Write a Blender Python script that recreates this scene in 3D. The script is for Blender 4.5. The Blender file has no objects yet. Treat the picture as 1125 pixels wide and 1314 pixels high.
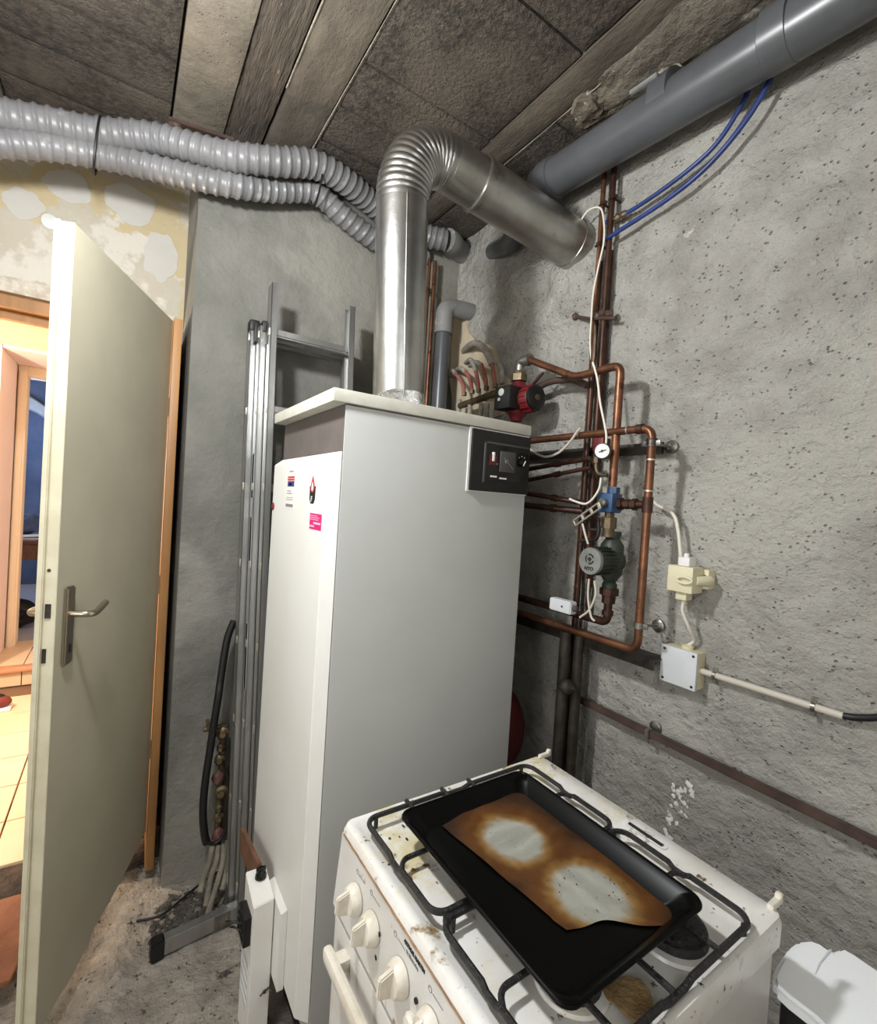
import bpy, bmesh, math, random
import numpy as np
from mathutils import Vector, Matrix, noise as mnoise

# ------------------------------------------------------------------ camera, world, lights, exposure
scene = bpy.context.scene
COL = scene.collection
YAW, PITCH, ROLL, FPX, CX, CY, EYE = math.radians(33.684), math.radians(-0.9615), math.radians(-3.599), 610.5, 562.5, 657.0, 1.42
_f = Vector((math.sin(YAW)*math.cos(PITCH), math.cos(YAW)*math.cos(PITCH), math.sin(PITCH)))
_r = Vector((math.cos(YAW), -math.sin(YAW), 0))
_d = -_r.cross(_f)
RIGHT = _r*math.cos(ROLL) + _d*math.sin(ROLL)
DOWN = -_r*math.sin(ROLL) + _d*math.cos(ROLL)
FWD = _f
cam_data = bpy.data.cameras.new('camera')
cam = bpy.data.objects.new('camera', cam_data)
COL.objects.link(cam)
rot = Matrix((RIGHT, -DOWN, -FWD)).transposed()
cam.matrix_world = Matrix.Translation((0, 0, EYE)) @ rot.to_4x4()
cam_data.sensor_fit = 'HORIZONTAL'
cam_data.sensor_width = 36.0
cam_data.lens = 36.0*FPX/1125.0
cam_data.clip_start = 0.02
scene.camera = cam

world = bpy.data.worlds.new('world')
scene.world = world
world.use_nodes = True
world.node_tree.nodes['Background'].inputs[0].default_value = (0.5, 0.55, 0.6, 1)
world.node_tree.nodes['Background'].inputs[1].default_value = 0.02

def point_light(name, loc, watts, color, radius):
    l = bpy.data.lights.new(name, 'POINT')
    l.energy = watts; l.color = color; l.shadow_soft_size = radius
    o = bpy.data.objects.new(name, l); o.location = loc; COL.objects.link(o)
    return o
point_light('cellar_bulb', (-0.12, 0.93, 2.20), 56, (0.97, 0.99, 1.0), 0.06)
point_light('side_fill', (-1.28, -0.05, 1.45), 38, (0.97, 0.99, 1.0), 0.35)  # added soft fill from the left, not a lamp of the cellar
point_light('rear_fill', (-0.10, -0.95, 2.25), 9, (0.97, 0.99, 1.0), 0.30)  # added weak fill behind the camera, evens out stove top and boiler side
point_light('hall_lamp', (-1.05, 2.95, 1.45), 95, (1.0, 0.85, 0.66), 0.04)
point_light('far_room_cool_fill', (-0.9, 6.4, 1.9), 26, (0.55, 0.70, 1.0), 0.30)  # added cool fill for the blue room, no window stands there

vs = scene.view_settings
vs.view_transform = 'Standard'; vs.look = 'None'; vs.gamma = 1.0; vs.use_curve_mapping = False
vs.exposure = 0.40

# ------------------------------------------------------------------ helpers
rng = random.Random(7)

def at(px, py, axis, val):
    """world point where the sight line through a photograph pixel meets a plane x/y/z = val"""
    d = RIGHT*((px-CX)/FPX) + DOWN*((py-CY)/FPX) + FWD
    o = Vector((0, 0, EYE))
    t = (val-o[axis])/d[axis]
    return o + d*t
def AX(px, py, v=1.31): return at(px, py, 0, v)
def AY(px, py, v=1.1): return at(px, py, 1, v)
def AZ(px, py, v=0.0): return at(px, py, 2, v)

def lin(c):
    return tuple(((v/255)/12.92 if v/255 <= .04045 else ((v/255+.055)/1.055)**2.4) for v in c)

def smooth(pts, n=6, closed=False):
    pts = [Vector(p) for p in pts]
    if len(pts) < 3: return pts
    out = []
    m = len(pts)
    rngk = range(m if closed else m-1)
    for i in rngk:
        if closed:
            p0, p1, p2, p3 = pts[(i-1) % m], pts[i], pts[(i+1) % m], pts[(i+2) % m]
        else:
            p1, p2 = pts[i], pts[i+1]
            p0 = pts[i-1] if i > 0 else p1*2-p2
            p3 = pts[i+2] if i+2 < m else p2*2-p1
        for k in range(n):
            t = k/n
            out.append(0.5*((2*p1)+(p2-p0)*t+(2*p0-5*p1+4*p2-p3)*t*t+(3*p1-p0-3*p2+p3)*t**3))
    if not closed: out.append(pts[-1])
    return out

def rounded(pts, r=0.03, n=5):
    """polyline with its corners rounded by radius r"""
    pts = [Vector(p) for p in pts]
    out = [pts[0]]
    for i in range(1, len(pts)-1):
        a, b, c = pts[i-1], pts[i], pts[i+1]
        u = (a-b); v = (c-b)
        d = min(r, u.length*.49, v.length*.49)
        p = b+u.normalized()*d; q = b+v.normalized()*d
        for k in range(n+1):
            t = k/n
            out.append(p*(1-t)**2 + b*2*t*(1-t) + q*t*t)
    out.append(pts[-1])
    return out

class G:
    def __init__(self): self.bm = bmesh.new()
    def box(self, x0, x1, y0, y1, z0, z1, bev=0, seg=2):
        t = bmesh.new()
        bmesh.ops.create_cube(t, size=1)
        for v in t.verts:
            v.co = Vector(((x0+x1)/2+v.co.x*abs(x1-x0), (y0+y1)/2+v.co.y*abs(y1-y0), (z0+z1)/2+v.co.z*abs(z1-z0)))
        if bev: bmesh.ops.bevel(t, geom=t.edges[:], offset=bev, segments=seg, profile=.6, affect='EDGES')
        self.merge(t); return self
    def obox(self, c, u, v, w, su, sv, sw, bev=0):
        t = bmesh.new(); bmesh.ops.create_cube(t, size=1)
        c, u, v, w = Vector(c), Vector(u).normalized(), Vector(v).normalized(), Vector(w).normalized()
        if bev:
            for q in t.verts: q.co = Vector((q.co.x*su, q.co.y*sv, q.co.z*sw))
            bmesh.ops.bevel(t, geom=t.edges[:], offset=bev, segments=2, affect='EDGES')
            for q in t.verts: q.co = c+u*q.co.x+v*q.co.y+w*q.co.z
        else:
            for q in t.verts: q.co = c+u*q.co.x*su+v*q.co.y*sv+w*q.co.z*sw
        bmesh.ops.recalc_face_normals(t, faces=t.faces[:])
        self.merge(t); return self
    def merge(self, t):
        me = bpy.data.meshes.new('tmp'); t.to_mesh(me); t.free()
        self.bm.from_mesh(me); bpy.data.meshes.remove(me)
    def tube(self, pts, r, n=12, closed=False, caps=True, rf=None):
        pts = [Vector(p) for p in pts]
        q = [pts[0]]
        for p in pts[1:]:
            if (p-q[-1]).length > 1e-5: q.append(p)
        pts = q; m = len(pts)
        tans = []
        for i in range(m):
            if closed: d = pts[(i+1) % m]-pts[i-1]
            else: d = pts[min(i+1, m-1)]-pts[max(i-1, 0)]
            tans.append(d.normalized())
        up = Vector((0, 0, 1)) if abs(tans[0].z) < .9 else Vector((1, 0, 0))
        nrm = (up-tans[0]*up.dot(tans[0])).normalized()
        rings = []; s = 0
        for i in range(m):
            if i: s += (pts[i]-pts[i-1]).length
            nrm = (nrm-tans[i]*nrm.dot(tans[i])).normalized()
            b = tans[i].cross(nrm)
            ring = []
            for k in range(n):
                a = 2*math.pi*k/n
                rr = rf(s, a, i/(m-1)) if rf else (r[i] if isinstance(r, (list, tuple)) else r)
                ring.append(self.bm.verts.new(pts[i]+nrm*math.cos(a)*rr+b*math.sin(a)*rr))
            rings.append(ring)
        for i in range(m if closed else m-1):
            A, B = rings[i], rings[(i+1) % m]
            for k in range(n):
                self.bm.faces.new((A[k], A[(k+1) % n], B[(k+1) % n], B[k]))
        if caps and not closed:
            self.bm.faces.new(list(reversed(rings[0]))); self.bm.faces.new(rings[-1])
        return self
    def cyl(self, a, b, r, n=20, r2=None):
        a, b = Vector(a), Vector(b)
        return self.tube([a, b], [r, r if r2 is None else r2], n)
    def lathe(self, c, axis, prof, n=28):
        """prof: list of (distance along axis, radius)"""
        c = Vector(c); ax = Vector(axis).normalized()
        up = Vector((0, 0, 1)) if abs(ax.z) < .9 else Vector((1, 0, 0))
        u = (up-ax*up.dot(ax)).normalized(); v = ax.cross(u)
        rings = [[self.bm.verts.new(c+ax*h+(u*math.cos(2*math.pi*k/n)+v*math.sin(2*math.pi*k/n))*max(r, 1e-4)) for k in range(n)] for h, r in prof]
        for A, B in zip(rings, rings[1:]):
            for k in range(n): self.bm.faces.new((A[k], A[(k+1) % n], B[(k+1) % n], B[k]))
        self.bm.faces.new(list(reversed(rings[0]))); self.bm.faces.new(rings[-1])
        return self
    def ball(self, c, r, sc=(1, 1, 1), u=16, v=10):
        t = bmesh.new(); bmesh.ops.create_uvsphere(t, u_segments=u, v_segments=v, radius=r)
        for q in t.verts: q.co = Vector(c)+Vector((q.co.x*sc[0], q.co.y*sc[1], q.co.z*sc[2]))
        self.merge(t); return self
    def prism(self, poly, off, bev=0):
        """poly: 3-D outline, off: extrusion vector"""
        t = bmesh.new(); off = Vector(off)
        a = [t.verts.new(Vector(p)) for p in poly]; b = [t.verts.new(Vector(p)+off) for p in poly]
        t.faces.new(a); t.faces.new(list(reversed(b)))
        m = len(poly)
        for i in range(m): t.faces.new((a[i], b[i], b[(i+1) % m], a[(i+1) % m]))
        bmesh.ops.recalc_face_normals(t, faces=t.faces[:])
        if bev: bmesh.ops.bevel(t, geom=t.edges[:], offset=bev, segments=2, affect='EDGES')
        self.merge(t); return self
    def hexnut(self, a, b, r): return self.tube([a, b], r, 6)
    def grid(self, fn, nu, nv):
        vs_ = [[self.bm.verts.new(fn(i/nu, j/nv)) for j in range(nv+1)] for i in range(nu+1)]
        for i in range(nu):
            for j in range(nv):
                self.bm.faces.new((vs_[i][j], vs_[i+1][j], vs_[i+1][j+1], vs_[i][j+1]))
        return self
    def lump(self, c, r, sc=(1, 1, 1), amp=.35, freq=18, sub=3):
        t = bmesh.new(); bmesh.ops.create_icosphere(t, subdivisions=sub, radius=1)
        c = Vector(c)
        for q in t.verts:
            d = 1+amp*mnoise.noise(q.co*1.7+c*freq)+amp*.5*mnoise.noise(q.co*4+c*freq)
            q.co = c+Vector((q.co.x*sc[0], q.co.y*sc[1], q.co.z*sc[2]))*r*d
        self.merge(t); return self

WORLD = {}
def finish_mesh(me, ang=38):
    bm = bmesh.new(); bm.from_mesh(me)
    lim = math.radians(ang)
    for f in bm.faces: f.smooth = True
    for e in bm.edges:
        if len(e.link_faces) == 2 and e.calc_face_angle(0) > lim: e.smooth = False
    bm.to_mesh(me); bm.free()

def obj(name, g, mat, parent=None, label=None, recalc=True):
    bm = g.bm
    if recalc: bmesh.ops.recalc_face_normals(bm, faces=bm.faces[:])
    bm.verts.ensure_lookup_table()
    if parent is None:
        xs = [v.co for v in bm.verts]
        lo = Vector((min(v.x for v in xs), min(v.y for v in xs), min(v.z for v in xs)))
        hi = Vector((max(v.x for v in xs), max(v.y for v in xs), max(v.z for v in xs)))
        org = Vector(((lo.x+hi.x)/2, (lo.y+hi.y)/2, lo.z))
    else: org = WORLD[parent.name]
    for v in bm.verts: v.co -= org
    me = bpy.data.meshes.new(name); bm.to_mesh(me); bm.free()
    finish_mesh(me)
    me.materials.append(mat)
    o = bpy.data.objects.new(name, me); COL.objects.link(o)
    if parent is None: o.location = org
    else: o.parent = parent
    WORLD[o.name] = org
    if label: o['label'] = label
    return o

def tag(o, label, cat, group=None):
    o['label'] = label; o['category'] = cat
    if group: o['group'] = group
    return o
def thing(name, label, cat, loc, group=None):
    o = bpy.data.objects.new(name, None); COL.objects.link(o)
    o.location = loc; o.empty_display_size = .05; WORLD[o.name] = Vector(loc)
    return tag(o, label, cat, group)
def struct(name, g, mat, recalc=True):
    o = obj(name, g, mat, None, None, recalc); o['kind'] = 'structure'; return o

def text_g(body, size, origin, u, v, depth=.0006, bold=0):
    """lettering as geometry, its baseline along u and its height along v"""
    cu = bpy.data.curves.new('t', 'FONT'); cu.body = body; cu.size = size; cu.extrude = depth/2; cu.offset = bold
    cu.resolution_u = 2
    o = bpy.data.objects.new('t', cu); COL.objects.link(o)
    dg = bpy.context.evaluated_depsgraph_get(); me = bpy.data.meshes.new_from_object(o.evaluated_get(dg))
    g = G(); g.bm.from_mesh(me)
    u, v = Vector(u).normalized(), Vector(v).normalized(); w = u.cross(v); origin = Vector(origin)
    for q in g.bm.verts: q.co = origin+u*q.co.x+v*q.co.y+w*q.co.z
    COL.objects.unlink(o); bpy.data.objects.remove(o); bpy.data.curves.remove(cu); bpy.data.meshes.remove(me)
    return g

# ------------------------------------------------------------------ materials
def mat(name, col, rough=.5, metal=0, var=None, vscale=6, bump=0, bscale=40, stretch=(1, 1, 1), pits=0, pscale=60,
        spots=None, emit=None, coat=0, detail=8, var2=None, v2scale=2.5, v2pos=(.45, .62), spec=None):
    """col/var/var2: sRGB 0-255 colours; var mixed in by fine noise, var2 by large patches; spots: list of (colour, scale, lo, hi)"""
    m = bpy.data.materials.new(name); m.use_nodes = True
    nt = m.node_tree; N = nt.nodes; L = nt.links
    b = N['Principled BSDF']
    b.inputs['Roughness'].default_value = rough; b.inputs['Metallic'].default_value = metal
    if coat: b.inputs['Coat Weight'].default_value = coat; b.inputs['Coat Roughness'].default_value = .15
    if spec is not None: b.inputs['Specular IOR Level'].default_value = spec
    tc = N.new('ShaderNodeNewGeometry'); mp = N.new('ShaderNodeMapping'); mp.inputs['Scale'].default_value = stretch
    L.new(tc.outputs['Position'], mp.inputs['Vector'])
    def noise(scale, det=detail, rg=.6, vec=mp.outputs[0]):
        n = N.new('ShaderNodeTexNoise'); n.inputs['Scale'].default_value = scale; n.inputs['Detail'].default_value = det
        n.inputs['Roughness'].default_value = rg; L.new(vec, n.inputs['Vector']); return n.outputs['Fac']
    def ramp(src, lo, hi):
        r = N.new('ShaderNodeMapRange'); r.inputs['From Min'].default_value = lo; r.inputs['From Max'].default_value = hi
        r.interpolation_type = 'SMOOTHSTEP'; L.new(src, r.inputs['Value']); return r.outputs[0]
    def mix(f, a, bcol):
        x = N.new('ShaderNodeMix'); x.data_type = 'RGBA'
        L.new(f, x.inputs['Factor'])
        if isinstance(a, tuple): x.inputs['A'].default_value = (*lin(a), 1)
        else: L.new(a, x.inputs['A'])
        x.inputs['B'].default_value = (*lin(bcol), 1); return x.outputs['Result']
    c = col
    if var: c = mix(ramp(noise(vscale), .3, .7), c, var)
    if var2: c = mix(ramp(noise(v2scale, 5), *v2pos), c, var2)
    for sp in (spots or []): c = mix(ramp(noise(sp[1], 6, .65), sp[2], sp[3]), c, sp[0])
    if isinstance(c, tuple): b.inputs['Base Color'].default_value = (*lin(c), 1)
    else: L.new(c, b.inputs['Base Color'])
    if bump or pits:
        h = None
        if bump: h = noise(bscale, 9, .62)
        if pits:
            v = N.new('ShaderNodeTexVoronoi'); v.inputs['Scale'].default_value = pscale
            n2 = noise(pscale*.35, 4, .6)
            L.new(mp.outputs[0], v.inputs['Vector'])
            pr = ramp(v.outputs['Distance'], .05, .30)
            gate = ramp(n2, .50, .60)
            inv = N.new('ShaderNodeMath'); inv.operation = 'SUBTRACT'; inv.inputs[0].default_value = 1; L.new(pr, inv.inputs[1])
            mu = N.new('ShaderNodeMath'); mu.operation = 'MULTIPLY'; L.new(inv.outputs[0], mu.inputs[0]); L.new(gate, mu.inputs[1])
            sc = N.new('ShaderNodeMath'); sc.operation = 'MULTIPLY'; L.new(mu.outputs[0], sc.inputs[0]); sc.inputs[1].default_value = pits
            if h is None:
                ng = N.new('ShaderNodeMath'); ng.operation = 'MULTIPLY'; L.new(sc.outputs[0], ng.inputs[0]); ng.inputs[1].default_value = -1; h = ng.outputs[0]
            else:
                sb = N.new('ShaderNodeMath'); sb.operation = 'SUBTRACT'; L.new(h, sb.inputs[0]); L.new(sc.outputs[0], sb.inputs[1]); h = sb.outputs[0]
        bp = N.new('ShaderNodeBump'); bp.inputs['Strength'].default_value = 1; bp.inputs['Distance'].default_value = bump or .004
        L.new(h, bp.inputs['Height']); L.new(bp.outputs[0], b.inputs['Normal'])
    if emit: b.inputs['Emission Color'].default_value = (*lin(emit[0]), 1); b.inputs['Emission Strength'].default_value = emit[1]
    return m

M = {}
M['plaster'] = mat('rough_render', (184, 181, 173), .92, var=(160, 157, 149), vscale=9, bump=.034, bscale=32, pits=.5, pscale=80, stretch=(1, .9, 1.1),
                   var2=(190, 187, 178), v2scale=1.3, spots=[((208, 205, 196), 9, .70, .76), ((118, 114, 106), 26, .68, .74)])
M['grey_wall'] = mat('grey_cement_render', (126, 124, 117), .85, var=(106, 105, 98), vscale=3.2, bump=.008, bscale=26, var2=(146, 143, 134), v2scale=1.4,
                     spots=[((190, 188, 180), 16, .735, .76), ((95, 93, 86), 12, .72, .78)])
M['cream_wall'] = mat('patched_cream_wall', (190, 182, 166), .85, var=(181, 173, 155), vscale=4, bump=.004, bscale=30,
                      var2=(206, 200, 188), v2scale=4.5, v2pos=(.48, .54), spots=[((190, 174, 138), 3.0, .54, .57)])
M['panel'] = mat('fibre_ceiling_block', (92, 83, 72), .95, var=(52, 46, 40), vscale=46, bump=.030, bscale=80, pits=.7, pscale=120, var2=(98, 89, 78), v2scale=3,
                 spots=[((160, 150, 132), 90, .66, .74), ((34, 30, 26), 60, .62, .70)])
M['joist'] = mat('concrete_joist', (92, 84, 73), .9, var=(72, 65, 56), vscale=8, bump=.005, bscale=40, pits=.4, pscale=90, stretch=(1.6, .7, 1),
                 spots=[((70, 63, 55), 14, .66, .72)])
M['joist_light'] = mat('light_concrete_joist', (114, 106, 93), .9, var=(92, 85, 74), vscale=9, bump=.006, bscale=40, pits=.5, pscale=80)
M['board_form'] = mat('shuttered_concrete', (96, 86, 74), .92, var=(66, 58, 49), vscale=12, bump=.03, bscale=16, stretch=(5, .7, 1),
                      spots=[((152, 140, 120), 13, .66, .70)])
M['mortar'] = mat('mortar', (178, 170, 154), .95, var=(150, 142, 128), vscale=30, bump=.02, bscale=60)
M['lumpy'] = mat('lumpy_mortar', (126, 118, 105), .92, var=(100, 92, 80), vscale=10, bump=.03, bscale=18, spots=[((175, 168, 155), 12, .62, .68)])
M['floor'] = mat('dusty_rubble_floor', (176, 166, 154), .95, var=(142, 133, 122), vscale=12, bump=.03, bscale=30, pits=.6, pscale=60,
                 spots=[((70, 64, 58), 16, .60, .68), ((204, 196, 184), 26, .68, .73)])
M['dark_slab'] = mat('soffit_dark', (60, 54, 47), .95)
M['plain_wall'] = mat('cellar_wall_plain', (212, 210, 204), .9, bump=.01, bscale=20)
M['boiler'] = mat('boiler_enamel_shaded', (188, 189, 185), .42, var=(182, 183, 179), vscale=3, spec=.35)  # boiler's white enamel with the shade of the side put into its colour
M['boiler_front'] = mat('boiler_enamel_lit', (228, 227, 222), .40, var=(223, 221, 214), vscale=3, spec=.35)  # same enamel, colour raised for the light falling on the front
M['lid_enamel'] = mat('boiler_lid_enamel', (204, 202, 190), .5, var=(192, 189, 176), vscale=20)
M['fascia'] = mat('brown_grey_fascia', (98, 90, 86), .6, var=(88, 81, 77), vscale=9)
M['dark_gap'] = mat('dark_gap', (22, 21, 20), .8)
M['black_plastic'] = mat('black_plastic', (17, 17, 17), .42)
M['black_gloss'] = mat('black_gloss', (12, 12, 12), .18)
M['dial_grey'] = mat('dial_grey', (70, 69, 67), .4)
M['white_print'] = mat('white_print', (225, 225, 220), .5)
M['grey_print'] = mat('grey_print', (128, 126, 128), .6)
M['ink'] = mat('black_print', (28, 26, 26), .5)
M['pink'] = mat('pink_sticker', (206, 34, 110), .5)
M['pale_pink'] = mat('pale_pink_print', (238, 190, 208), .5)
M['red_print'] = mat('red_print', (196, 42, 52), .5)
M['blue_print'] = mat('blue_print', (58, 56, 116), .5)
M['maroon'] = mat('maroon_badge', (120, 40, 42), .45)
M['flue'] = mat('galvanised_flue', (202, 202, 200), .30, metal=1, var=(176, 176, 172), vscale=9, bump=.002, bscale=9)
M['flue_old'] = mat('dusty_flue', (194, 193, 188), .33, metal=.97, var=(164, 162, 154), vscale=7, bump=.003, bscale=9, spots=[((120, 114, 100), 5, .55, .75)])
M['foil'] = mat('crumpled_foil', (215, 215, 213), .25, metal=1, bump=.03, bscale=55)
M['duct'] = mat('grey_duct_plastic', (124, 123, 124), .40, var=(108, 107, 107), vscale=8, spots=[((152, 151, 147), 12, .6, .75)])
M['pvc'] = mat('grey_pvc', (84, 86, 89), .32, var=(74, 75, 77), vscale=6, spots=[((150, 149, 146), 30, .70, .76)])
M['pvc_dusty'] = mat('dusty_grey_pvc', (134, 134, 133), .55, var=(118, 117, 112), vscale=9, spots=[((172, 166, 154), 20, .6, .7)])
M['copper'] = mat('aged_copper', (136, 92, 66), .38, metal=.7, var=(96, 64, 48), vscale=16, spots=[((70, 44, 34), 22, .58, .68)])
M['copper_dark'] = mat('dark_copper', (84, 56, 44), .45, metal=.6, var=(50, 34, 28), vscale=18, spots=[((150, 100, 72), 30, .66, .72)])
M['iron_brown'] = mat('brown_painted_iron', (88, 70, 62), .5, metal=.1, var=(66, 52, 46), vscale=14)
M['solder'] = mat('solder', (206, 200, 186), .35, metal=.8)
M['steel'] = mat('zinc_steel', (160, 158, 152), .38, metal=.9, var=(120, 117, 110), vscale=30)
M['steel_dark'] = mat('dark_steel', (70, 64, 58), .55, metal=.6, var=(46, 41, 37), vscale=20)
M['brass'] = mat('dull_brass', (122, 106, 80), .48, metal=.6, var=(84, 72, 56), vscale=26)
M['blue_pipe'] = mat('blue_plastic', (40, 60, 122), .38, var=(30, 46, 96), vscale=12)
M['blue_valve'] = mat('blue_enamel', (46, 78, 116), .45, var=(40, 66, 100), vscale=30)
M['red_pump'] = mat('red_enamel', (116, 28, 34), .45, var=(80, 20, 25), vscale=14)
M['red_tank'] = mat('red_tank_enamel', (92, 10, 9), .5, var=(64, 7, 6), vscale=10)
M['green_pump'] = mat('green_enamel', (50, 58, 48), .5, var=(34, 40, 34), vscale=18)
M['pump_plate'] = mat('pump_plate', (140, 142, 136), .5, metal=.3, var=(118, 120, 114), vscale=25)
M['sleeve_red'] = mat('red_sleeve', (160, 96, 88), .7, var=(130, 70, 64), vscale=30)
M['sleeve_old'] = mat('dirty_red_sleeve', (112, 76, 70), .8, var=(82, 58, 52), vscale=30)
M['insul'] = mat('grey_foam_insulation', (176, 170, 160), .9, var=(140, 134, 124), vscale=20, bump=.01, bscale=60)
M['insul_shaded'] = mat('shaded_foam_insulation', (136, 130, 114), .9, var=(108, 102, 90), vscale=24, bump=.008, bscale=60)  # same foam, colour darkened for the dim zone by the ladder
M['white_plastic'] = mat('white_plastic', (222, 222, 220), .4)
M['box_lid'] = mat('pale_grey_plastic', (206, 209, 212), .45, var=(198, 200, 202), vscale=14)
M['cream_plastic'] = mat('yellowed_plastic', (216, 208, 178), .5, var=(206, 197, 164), vscale=10)
M['white_cable'] = mat('white_cable', (214, 208, 194), .5)
M['conduit'] = mat('pale_conduit', (190, 183, 170), .5)
M['rubber'] = mat('black_rubber', (20, 20, 20), .5)
M['alu'] = mat('aluminium', (196, 196, 194), .34, metal=.9, var=(172, 172, 170), vscale=14, stretch=(1, 1, .2))
M['wood_strip'] = mat('varnished_wood', (176, 128, 76), .5, var=(146, 102, 58), vscale=20, stretch=(1, 1, .1))
M['brown_wood'] = mat('brown_wood', (122, 84, 60), .65, var=(96, 64, 46), vscale=20)
M['door_paint'] = mat('cream_door_paint', (186, 179, 157), .45, var=(178, 171, 149), vscale=5, spec=.4)
M['door_edge'] = mat('cream_door_edge', (204, 197, 172), .5, var=(190, 182, 156), vscale=14, spots=[((140, 126, 98), 26, .69, .74)])
M['satin_metal'] = mat('satin_nickel', (178, 168, 150), .3, metal=.95)
M['hall_yellow'] = mat('yellow_paint', (246, 232, 180), .8)
M['hall_pink'] = mat('pink_paint', (246, 228, 222), .8)
M['tile'] = mat('terracotta_tile', (232, 204, 172), .35, var=(224, 194, 160), vscale=5)
M['grout'] = mat('tile_grout', (120, 92, 70), .9)
M['far_blue'] = mat('blue_grey_wall', (112, 126, 156), .9, var=(84, 98, 128), vscale=2)
M['shoe'] = mat('red_shoe_fabric', (120, 50, 44), .7)
M['enamel'] = mat('greasy_white_enamel', (232, 231, 227), .28, var=(214, 210, 202), vscale=9,
                  spots=[((208, 196, 156), 6.5, .52, .68), ((150, 128, 92), 17, .60, .70), ((104, 78, 48), 34, .63, .68), ((34, 28, 24), 70, .665, .69)], spec=.5)
M['enamel_side'] = mat('white_stove_side', (204, 202, 198), .38, var=(194, 189, 182), vscale=7, spots=[((196, 176, 148), 9, .58, .70), ((150, 118, 82), 20, .64, .70), ((60, 48, 40), 60, .70, .72)])
M['rust_seam'] = mat('brown_grime', (156, 122, 88), .8, var=(120, 84, 54), vscale=40)
M['knob'] = mat('knob_plastic', (220, 214, 202), .4, var=(200, 190, 172), vscale=30)
M['knob_grey'] = mat('knob_side_plastic', (176, 174, 168), .45)
M['grate'] = mat('black_grate_enamel', (18, 16, 16), .38, var=(30, 27, 25), vscale=40, bump=.004, bscale=150)
M['tray'] = mat('black_tray_enamel', (5, 5, 5), .28, spec=.14)
M['burnt'] = mat('burnt_residue', (186, 156, 108), .7, var=(132, 100, 60), vscale=30, bump=.01, bscale=60)
M['dust_dark'] = mat('dark_dusty_debris', (112, 106, 98), .95, var=(70, 66, 60), vscale=40, bump=.02, bscale=80)
M['bin_white'] = mat('bright_white_plastic', (244, 246, 248), .32)
M['bin_dark'] = mat('dark_bin_plastic', (26, 25, 25), .5)
M['red_earth'] = mat('reddish_brown_board', (140, 92, 66), .85, var=(120, 76, 54), vscale=14, bump=.008, bscale=30)
M['rough_dark'] = mat('dark_rough_concrete', (96, 82, 72), .95, var=(66, 56, 50), vscale=22, bump=.03, bscale=30)
M['patch_beige'] = mat('pinkish_plaster_patch', (202, 188, 164), .9, var=(192, 176, 150), vscale=9, bump=.004, bscale=30)

# ------------------------------------------------------------------ the room
ZC = 2.72          # underside of the ceiling
ZF = -0.08         # cellar floor
XR = 1.35          # rendered wall on the right
YB = 1.98          # grey wall behind the boiler
YD = 2.33          # wall with the doorway
XL, YN = -1.45, -1.6

def wall_right_bump(y, z):
    p = Vector((y*2.2, z*2.2, 3.1)); q = Vector((y*9, z*11, 7.7)); w = Vector((y*26, z*30, 1.3))
    d = .010*mnoise.noise(p)+.0058*mnoise.noise(q)+.0042*mnoise.noise(w)-.0045*max(0, mnoise.noise(Vector((y*48, z*60, 5)))-.25)*(1 if mnoise.noise(Vector((y*5, z*5, 8))) > -.05 else .3)
    # old plaster heaped round the flue hole and the mouth of the buried drain
    for (cy, cz, ry, rz, h) in ((1.22, 2.30, .17, .22, .05), (1.50, 2.36, .16, .12, .045), (1.35, 2.18, .22, .10, .02), (1.66, 2.2, .08, .1, .02)):
        k = ((y-cy)/ry)**2+((z-cz)/rz)**2
        if k < 1: d += h*(1-k)**2*(1+.35*mnoise.noise(q*1.3))
    return d
g = G()
g.grid(lambda u, v: Vector((XR-wall_right_bump(0.0+2.03*u, ZF+(2.85)*v), 2.03*u, ZF+2.85*v)), 230, 320)
g.grid(lambda u, v: Vector((XR, YN+(-YN)*u, ZF+2.85*v)), 2, 2)
g.box(XR+.07, XR+.12, YN, 2.03, ZF, ZC+.1)
wall_right = struct('wall_right', g, M['plaster'], recalc=False)
g = G()
def blob(c, ry, rz, n=26, k=0.0):
    pts = []
    for i in range(n):
        a = 2*math.pi*i/n; s = 1+.28*mnoise.noise(Vector((math.cos(a)*1.6+k, math.sin(a)*1.6, k)))+.12*mnoise.noise(Vector((math.cos(a)*5+k, math.sin(a)*5, k)))
        pts.append(Vector((0, c[0]+math.cos(a)*ry*s, c[1]+math.sin(a)*rz*s)))
    return pts
pp = smooth([AX(*p, XR-.014) for p in ((586, 386), (600, 398), (598, 420), (612, 436), (632, 446), (640, 470), (654, 496), (648, 530), (590, 545), (578, 500), (574, 440), (576, 405))], 5, True)
pp = [p+Vector((0, .008*mnoise.noise(p*22), .008*mnoise.noise(p*19+Vector((5, 5, 5))))) for p in pp]
g = G(); g.prism(pp, (.014, 0, 0))
obj('plaster_patch', g, M['patch_beige'], wall_right, 'pinkish beige smooth plaster patch')
g = G()
for (px, py, s) in ((870, 1030, .030), (862, 1052, .018), (884, 1012, .014), (868, 1016, .018), (858, 1072, .012)):
    c = AX(px, py, XR); c.x = XR-wall_right_bump(c.y, c.z)-.002
    for k in range(12):
        q = c+Vector((0, rng.uniform(-s, s), rng.uniform(-s, s)))
        g.lump(q, rng.uniform(.002, .006), (.3, 1, 1.2), .9, 60, 2)
o = obj('plaster_splash', g, mat('white_splash', (236, 234, 228), .9), wall_right, 'white plaster splashes')
o['kind'] = 'stuff'

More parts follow.
